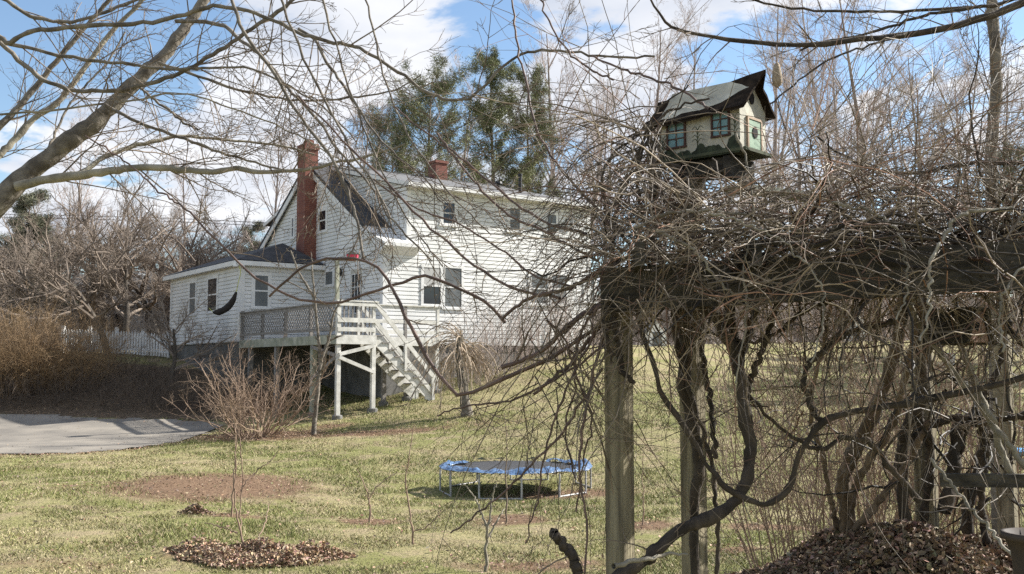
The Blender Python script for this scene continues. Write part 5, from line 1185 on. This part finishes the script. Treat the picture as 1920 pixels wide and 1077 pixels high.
def tangle():
    global rng
    m = MB()
    def tint(n, lo, hi, dark=0.):
        k = rng.uniform(lo, hi, (n, 1)); t = np.array([[1., 1, 1]]) * k; red = rng.random((n, 1)) < .16; t = np.where(red, t * np.array([[1., .72, .66]]), t); return t
    def field(n, x0, x1, y0, y1, d0, d1, dirf, ln, N, g, wob, r, lo, hi, kids=3, gdir=(0, 0, 1)):
        px = rng.uniform(x0, x1, n); py = rng.uniform(y0, y1, n); D = rng.uniform(d0, d1, n)
        b = np.array([P(a, c, e) for a, c, e in zip(px, py, D)])
        A = grow(b, dirf(n), rng.uniform(ln[0], ln[1], n), N, g, wob, gdir); A = A[clear(A)]; n = len(A); rr = rng.uniform(r[0], r[1], n); AR = rr[:, None] * np.linspace(1, .2, N)[None]
        m.tubes(A, AR, 5, tint(n, lo, hi))
        if kids:
            B, BR = spawn(A, AR, kids, (.1, 1), (20, 65), (.2, .5), 6, 0, .14, .6, .0013); k = clear(B); B, BR = B[k], BR[k]; m.tubes(B, BR, 3, tint(len(B), lo, hi))
    # the canes part around the birdhouse: few run across its walls
    hc = np.array((.86, 4.22, EZ + 1.0))
    def clear(A):
        t = (A - np.array((0, 0, EZ))) / A[:, :, 1:2]; hx = hc[0] / hc[1]; hz_ = (hc[2] - EZ) / hc[1] + .02
        near = (np.abs(t[..., 0] - hx - .005) < .058) & (np.abs(t[..., 2] - hz_) < .048) & (A[..., 1] < 4.5)
        return ~(near.any(1) & (rng.random(len(A)) < .86))
    # heavy mat on top of the beam, lying along it
    def along(n): s = rng.choice([-1, 1], n); return np.stack([s * rng.uniform(.25, 1, n), rng.normal(0, .4, n), rng.normal(0.1, .5, n)], 1)
    field(660, 1150, 2050, 350, 512, 3.5, 4.15, along, (.3, 1.0), 11, -.5, .27, (.0014, .0036), .3, 1.5, 3)
    field(44, 1170, 2000, 420, 510, 3.6, 4.1, along, (.4, .9), 14, -.6, .26, (.0035, .0075), .25, .6, 0)
    field(100, 1430, 2100, 420, 500, 3.5, 4.0, lambda n: along(n) * np.array((1, 1, .4)), (.4, .9), 12, -.3, .2, (.005, .010), .1, .35, 0)
    field(150, 1165, 1400, 290, 510, 3.8, 4.4, lambda n: rng.normal(0, 1, (n, 3)), (.3, .8), 12, -.6, .28, (.0016, .004), .3, 1.2, 3)
    field(14, 1195, 1290, 300, 520, 4.0, 4.5, lambda n: np.stack([rng.normal(0, .4, n), rng.normal(0, .3, n), rng.uniform(.3, 1, n) * rng.choice([-1, 1], n)], 1), (.3, .6), 11, -.5, .2, (.004, .008), .15, .5, 0)
    # loops arching over and hanging down
    def upout(n): return np.stack([rng.normal(0, .8, n), rng.normal(0, .4, n), rng.uniform(.4, 1, n)], 1)
    field(85, 1180, 1950, 360, 480, 3.4, 4.1, upout, (.7, 1.7), 12, -2.0, .13, (.0015, .0036), .7, 1.6, 2)
    # whips streaming to the upper right
    def diag(n): return np.stack([rng.uniform(.3, 1, n), rng.normal(0, .25, n), rng.uniform(.15, .8, n)], 1)
    field(130, 1400, 1950, 230, 470, 3.5, 5.2, diag, (.7, 1.6), 10, -.3, .08, (.0011, .0026), .8, 1.7, 2)
    def diag2(n): return np.stack([rng.uniform(-1, -.2, n), rng.normal(0, .25, n), rng.uniform(.05, .9, n)], 1)
    field(45, 1430, 2000, 260, 470, 3.5, 5.0, diag2, (.6, 1.4), 10, -.3, .09, (.0011, .0026), .8, 1.7, 2)
    # dark cascade left of the birdhouse
    def down(n): return np.stack([rng.uniform(-.9, .1, n), rng.normal(0, .3, n), rng.uniform(.0, .8, n)], 1)
    field(60, 1180, 1290, 240, 420, 3.7, 4.4, down, (.5, 1.1), 11, -2.2, .08, (.0017, .004), .4, 1.0, 2)
    field(40, 1195, 1240, 200, 300, 3.9, 4.3, lambda n: np.stack([rng.uniform(-.6, .3, n), rng.normal(0, .2, n), rng.uniform(-1, .1, n)], 1), (.3, .8), 9, -.8, .1, (.002, .0045), .35, .9, 2)
    # fan of stems to the left and lower left of the first post
    def left(n): return np.stack([rng.uniform(-1, -.2, n), rng.normal(0, .3, n), rng.uniform(-.5, .6, n)], 1)
    field(30, 1130, 1260, 420, 580, 3.6, 4.2, left, (.4, 1.0), 10, -1.0, .09, (.0016, .004), .45, 1.1, 2)
    # hanging twigs beneath the beam
    def hang(n): return np.stack([rng.normal(0, .45, n), rng.normal(0, .3, n), rng.uniform(-1, -.3, n)], 1)
    field(90, 1140, 2000, 540, 590, 3.4, 4.1, hang, (.25, .9), 9, -.4, .12, (.0016, .0038), .5, 1.3, 2)
    field(34, 985, 1150, 560, 740, 3.7, 4.2, hang, (.4, 1.1), 11, -.3, .13, (.0016, .0034), .3, .9, 3)
    field(85, 1400, 1960, 560, 900, 3.9, 5.0, lambda n: rng.normal(0, 1, (n, 3)), (.3, .9), 11, -.3, .2, (.0018, .0045), .2, .8, 3)
    field(70, 1180, 2000, 420, 590, 3.2, 3.5, along, (.3, .9), 12, -.4, .22, (.0016, .0036), .4, 1.5, 3)
    field(40, 1690, 1900, 700, 940, 4.7, 5.3, lambda n: rng.normal(0, 1, (n, 3)), (.3, .8), 11, -.2, .22, (.004, .009), .06, .25, 2)
    # over the birdhouse roof
    field(16, 1180, 1300, 150, 260, 3.75, 4.0, lambda n: np.stack([rng.uniform(.3, 1, n), rng.normal(0, .1, n), rng.uniform(-.1, .7, n)], 1), (.5, 1.0), 10, -.7, .08, (.0018, .0036), .7, 1.4, 2)
    # far tail-end whips that reach the upper left of the arbor
    field(26, 1050, 1250, 80, 330, 4.2, 5.0, lambda n: np.stack([rng.normal(0, .8, n), rng.normal(0, .2, n), rng.normal(0, .7, n)], 1), (.4, 1.1), 9, -.4, .09, (.0014, .003), .7, 1.4, 2)
    o = m.build('vine_tangle', M['vine']); tag(o, 'dense tangle of bare brown vine canes heaped over the arbor', 'vine tangle', kind='stuff')
    # thin upright shoots behind the arbor
    for k, (px, D, lab) in enumerate(((1530, 7.5, 'thicket of thin whitish upright shoots behind the arbor middle'), (1660, 8.5, 'thicket of thin grey shoots behind the leaning stems'), (1790, 7.8, 'thicket of thin pale shoots behind the right arbor post'))):
        shrub('bare_shrub', lab, 'shrub', gpt(px, D), 46, 2.6, .4, 'tan', .007, (7, 3), .2, .07, .45)
tangle()

# ------------------------------------------------------------------ leaves and grass
def leaves(pts, nrm_jit, size, lo, hi):
    n = len(pts); a = rng.normal(0, 1, (n, 3)); a[:, 2] *= nrm_jit; a /= np.linalg.norm(a, axis=1, keepdims=True)
    up = np.array([0, 0, 1.]) + rng.normal(0, nrm_jit, (n, 3)); b = np.cross(a, up); b /= np.linalg.norm(b, axis=1, keepdims=True) + 1e-9; c = np.cross(b, a)
    s = rng.uniform(size[0], size[1], (n, 1)); cu = rng.uniform(.1, .6, (n, 1)) * s
    v = np.stack([pts - a * s, pts - b * s * .55 + c * cu - a * s * .2, pts - b * s * .4 + c * cu * 1.1 + a * s * .5, pts + a * s + c * cu * .4, pts + b * s * .4 + c * cu + a * s * .5, pts + b * s * .55 + c * cu * .8 - a * s * .2], 1).reshape(-1, 3)
    i = np.arange(n)[:, None] * 6
    f = np.concatenate([i + [[0, 1, 2, 3]], i + [[0, 3, 4, 5]]]).reshape(-1, 4) if n else None
    t = rng.uniform(lo, hi, (n, 1)) * np.array([[1, 1, 1]]) * (1 + rng.normal(0, .08, (n, 3)))
    return v, f, np.repeat(t, 6, axis=0)
def litter():
    # the big pile at the right
    m = MB(); cx, cy = 2.35, 5.05
    def hz(x, y):
        d = np.sqrt(((x - cx) / 2.6) ** 2 + ((y - cy) / 1.4) ** 2); return np.clip(1.0 - d ** 1.8, 0, 1) * (.97 + .07 * np.sin(x * 4.1 + 1) + .05 * np.sin(x * 9 + 2 * y) + .05 * np.sin(y * 7))
    xs = np.linspace(cx - 2.7, cx + 2.7, 90); ys = np.linspace(cy - 1.45, cy + 1.45, 60); X, Y = np.meshgrid(xs, ys, indexing='ij'); Z = ground(X, Y) + hz(X, Y) - .03
    idx = np.arange(X.size).reshape(X.shape); f = np.stack([idx[:-1, :-1], idx[1:, :-1], idx[1:, 1:], idx[:-1, 1:]], -1).reshape(-1, 4)
    pile = thing('leaf_pile', 'big heap of brown dead leaves in the bottom right corner', 'leaf pile', (cx, cy, gz(cx, cy)))
    m.add(np.stack([X, Y, Z], -1).reshape(-1, 3), f); m.build('core', M['soil'], pile, smooth=True)
    n = 85000; x = rng.uniform(cx - 2.6, cx + .9, n); y = rng.uniform(cy - 1.35, cy + 1.0, n); h = hz(x, y); k = h > .01; x, y, h = x[k], y[k], h[k]
    m = MB(); v, f, t = leaves(np.stack([x, y, ground(x, y) + h - .02 + rng.uniform(0, .035, len(x))], 1), .85, (.008, .024), .2, 1.3); m.add(v, f, col=t); o = m.build('leaves', M['leaf'], pile); tag(o, kind='stuff')
    # ring round the sapling
    c = ghit(480, 1046); m = MB(); n = 8000; an = rng.uniform(0, 2 * math.pi, n); rr = np.sqrt(rng.uniform(0, 1, n)); rim = .84 * (1 + .12 * np.sin(3 * an) + .08 * np.sin(7 * an + 1))
    x = c[0] + rim * rr * np.cos(an); y = c[1] + rim * .62 * rr * np.sin(an); hh = .10 * np.exp(-((rr - .62) / .26) ** 2) * (1 + .5 * np.sin(5 * an)) + .01
    v, f, t = leaves(np.stack([x, y, ground(x, y) + rng.uniform(0, 1, n) * hh + .008], 1), .8, (.010, .028), .45, 1.8); m.add(v, f, col=t); o = m.build('leaf_ring', M['leaf']); tag(o, 'raised ring of brown dead leaves round the two stemmed sapling', 'leaf ring')
    c = ghit(367, 964); m = MB(); n = 420; d = np.abs(rng.normal(0, .42, n)); an = rng.uniform(0, 6.3, n); x = c[0] + .3 * d * np.cos(an); y = c[1] + .25 * d * np.sin(an); v, f, t = leaves(np.stack([x, y, ground(x, y) + .13 * np.clip(1 - d / .8, 0, 1) * rng.random(n) + .01], 1), .7, (.015, .03), .4, 1.1); m.add(v, f, col=t); o = m.build('leaf_clump', M['leaf']); tag(o, 'small loose clump of dead leaves left of the stick sapling', 'leaf clump')
    # scatter over the lawn, thicker under the shrub, on soil patches and at the driveway edge
    P_ = []
    n = 5500; D = rng.uniform(8, 34, n); px = rng.uniform(-100, 2050, n); x = (px - CX) / F * D; P_.append(np.stack([x, D], 1))
    for (cx_, cy_, a, b), w, q in zip(SOIL, SOIL_W, (450, 40, 100, 80, 80, 40, 60, 30, 30, 500, 2600, 600, 200, 500, 40, 60, 40)):
        P_.append(np.stack([cx_ + rng.normal(0, .55, q) * a, cy_ + rng.normal(0, .55, q) * b], 1))
    e = [ghit(px, py) for px, py in ((0, 778), (120, 782), (190, 787), (250, 790), (420, 800))]
    for i in range(4): k = rng.random((500, 1)); P_.append(e[i][None, :2] * k + e[i + 1][None, :2] * (1 - k) + rng.normal(0, .35, (500, 2)))
    e = [ghit(px, py) for px, py in ((-50, 858), (0, 856), (130, 854), (240, 846), (330, 833), (395, 816))]
    for i in range(5): k = rng.random((260, 1)); P_.append(e[i][None, :2] * k + e[i + 1][None, :2] * (1 - k) + rng.normal(0, .16, (260, 2)))
    k = 1800; D = rng.uniform(31.3, 35, k); px = rng.uniform(-100, 470, k); P_.append(np.stack([(px - CX) / F * D, D], 1))
    P_ = np.concatenate(P_); P_ = P_[~inside(DRIVE, P_[:, 0], P_[:, 1]) | (rng.random(len(P_)) < .25)]; q = np.column_stack([P_, ground(P_[:, 0], P_[:, 1]) + .035]); m = MB(); v, f, t = leaves(q, .35, (.010, .027), .55, 1.3); m.add(v, f, col=t); o = m.build('fallen_leaves', M['leaf']); tag(o, 'dead leaves scattered over the lawn', 'leaves', kind='stuff')
litter()
def vnoise(x, y, s, seed):
    r = np.random.default_rng(seed); g = r.random((64, 64)); x = x * s; y = y * s; i = np.floor(x).astype(int); j = np.floor(y).astype(int); fx = x - i; fy = y - j; fx = fx * fx * (3 - 2 * fx); fy = fy * fy * (3 - 2 * fy)
    G = lambda a, b: g[a % 64, b % 64]
    return (G(i, j) * (1 - fx) + G(i + 1, j) * fx) * (1 - fy) + (G(i, j + 1) * (1 - fx) + G(i + 1, j + 1) * fx) * fy
def grass():
    n = 420000
    D = 7.2 + (34 - 7.2) * rng.random(n) ** 1.55; px = rng.uniform(-120, 2050, n); x = (px - CX) / F * D; y = D
    keep = ~inside(DRIVE, x, y)
    s = np.zeros(n)
    for (cx, cy, a, b), w in zip(SOIL, SOIL_W): s = np.maximum(s, w * np.clip(1.45 - np.sqrt(((x - cx) / a) ** 2 + ((y - cy) / b) ** 2), 0, 1))
    keep &= rng.random(n) > s * 1.1
    bk = (px < 600) & (D > 30.3); keep &= ~bk
    pat = .55 * vnoise(x + 50, y, .45, 3) + .3 * vnoise(x + 20, y, 1.3, 4) + .25 * vnoise(x + 9, y, 4, 5)
    x, y, D, pat = x[keep], y[keep], D[keep], pat[keep]; n = len(x)
    gr = np.clip((pat - .42) * 4, 0, 1)[:, None]; jit = rng.random((n, 1))
    green = np.array([[.19, .215, .06]]); tan = np.array([[.46, .39, .235]]); olive = np.array([[.30, .275, .12]])
    col = np.where(jit < .22 + .5 * gr, green, np.where(jit < .64 + .25 * gr, olive, tan)) * rng.uniform(.7, 1.3, (n, 1))
    h = rng.uniform(.014, .042, (n, 1)) * (.7 + .6 * gr) * (1 + .02 * D[:, None]); w = .0022 + .00028 * D[:, None]
    b = np.column_stack([x, y, ground(x, y) - .004]); an = rng.uniform(0, 6.283, n); sx = np.column_stack([np.cos(an), np.sin(an), np.zeros(n)]); ln = rng.normal(0, .75, (n, 3)) * np.array([1, 1, 0]); 
    tip = b + np.array([0, 0, 1.]) * h + ln * h
    v = np.stack([b - sx * w, b + sx * w, tip], 1).reshape(-1, 3)
    m = MB(); m.add(v, np.arange(n * 3).reshape(-1, 3), col=np.repeat(col, 3, axis=0)); o = m.build('grass', M['grass']); tag(o, 'short half dormant lawn grass', 'grass', kind='stuff')
grass()

# dark planter at the lower right edge
def planter():
    q = P(1925, 1045, 3.0); t = thing('planter', 'dark wide rimmed planter at the right edge beside leaf pile', 'planter', (q[0], q[1], gz(q[0], q[1])))
    zt = P(1925, 998, 3.0)[2]; g = gz(q[0], q[1]); m = MB(); m.lathe(np.array((q[0] + .02, q[1], 0)), [(.05, g), (.055, zt - .11), (.06, zt - .06), (.075, zt - .022), (.085, zt - .02), (.085, zt), (.075, zt), (.06, zt - .03), (.001, zt - .035)], 24); m.build('pot', mat('dark_clay', (.06, .045, .035), (.035, .028, .024), .7, 12), t, smooth=True)
    m = MB(); m.lathe(np.array((q[0] + .02, q[1], zt - .03)), [(.001, .006), (.06, .004), (.06, -.004)], 20); m.build('soil', M['soil'], t)
planter()
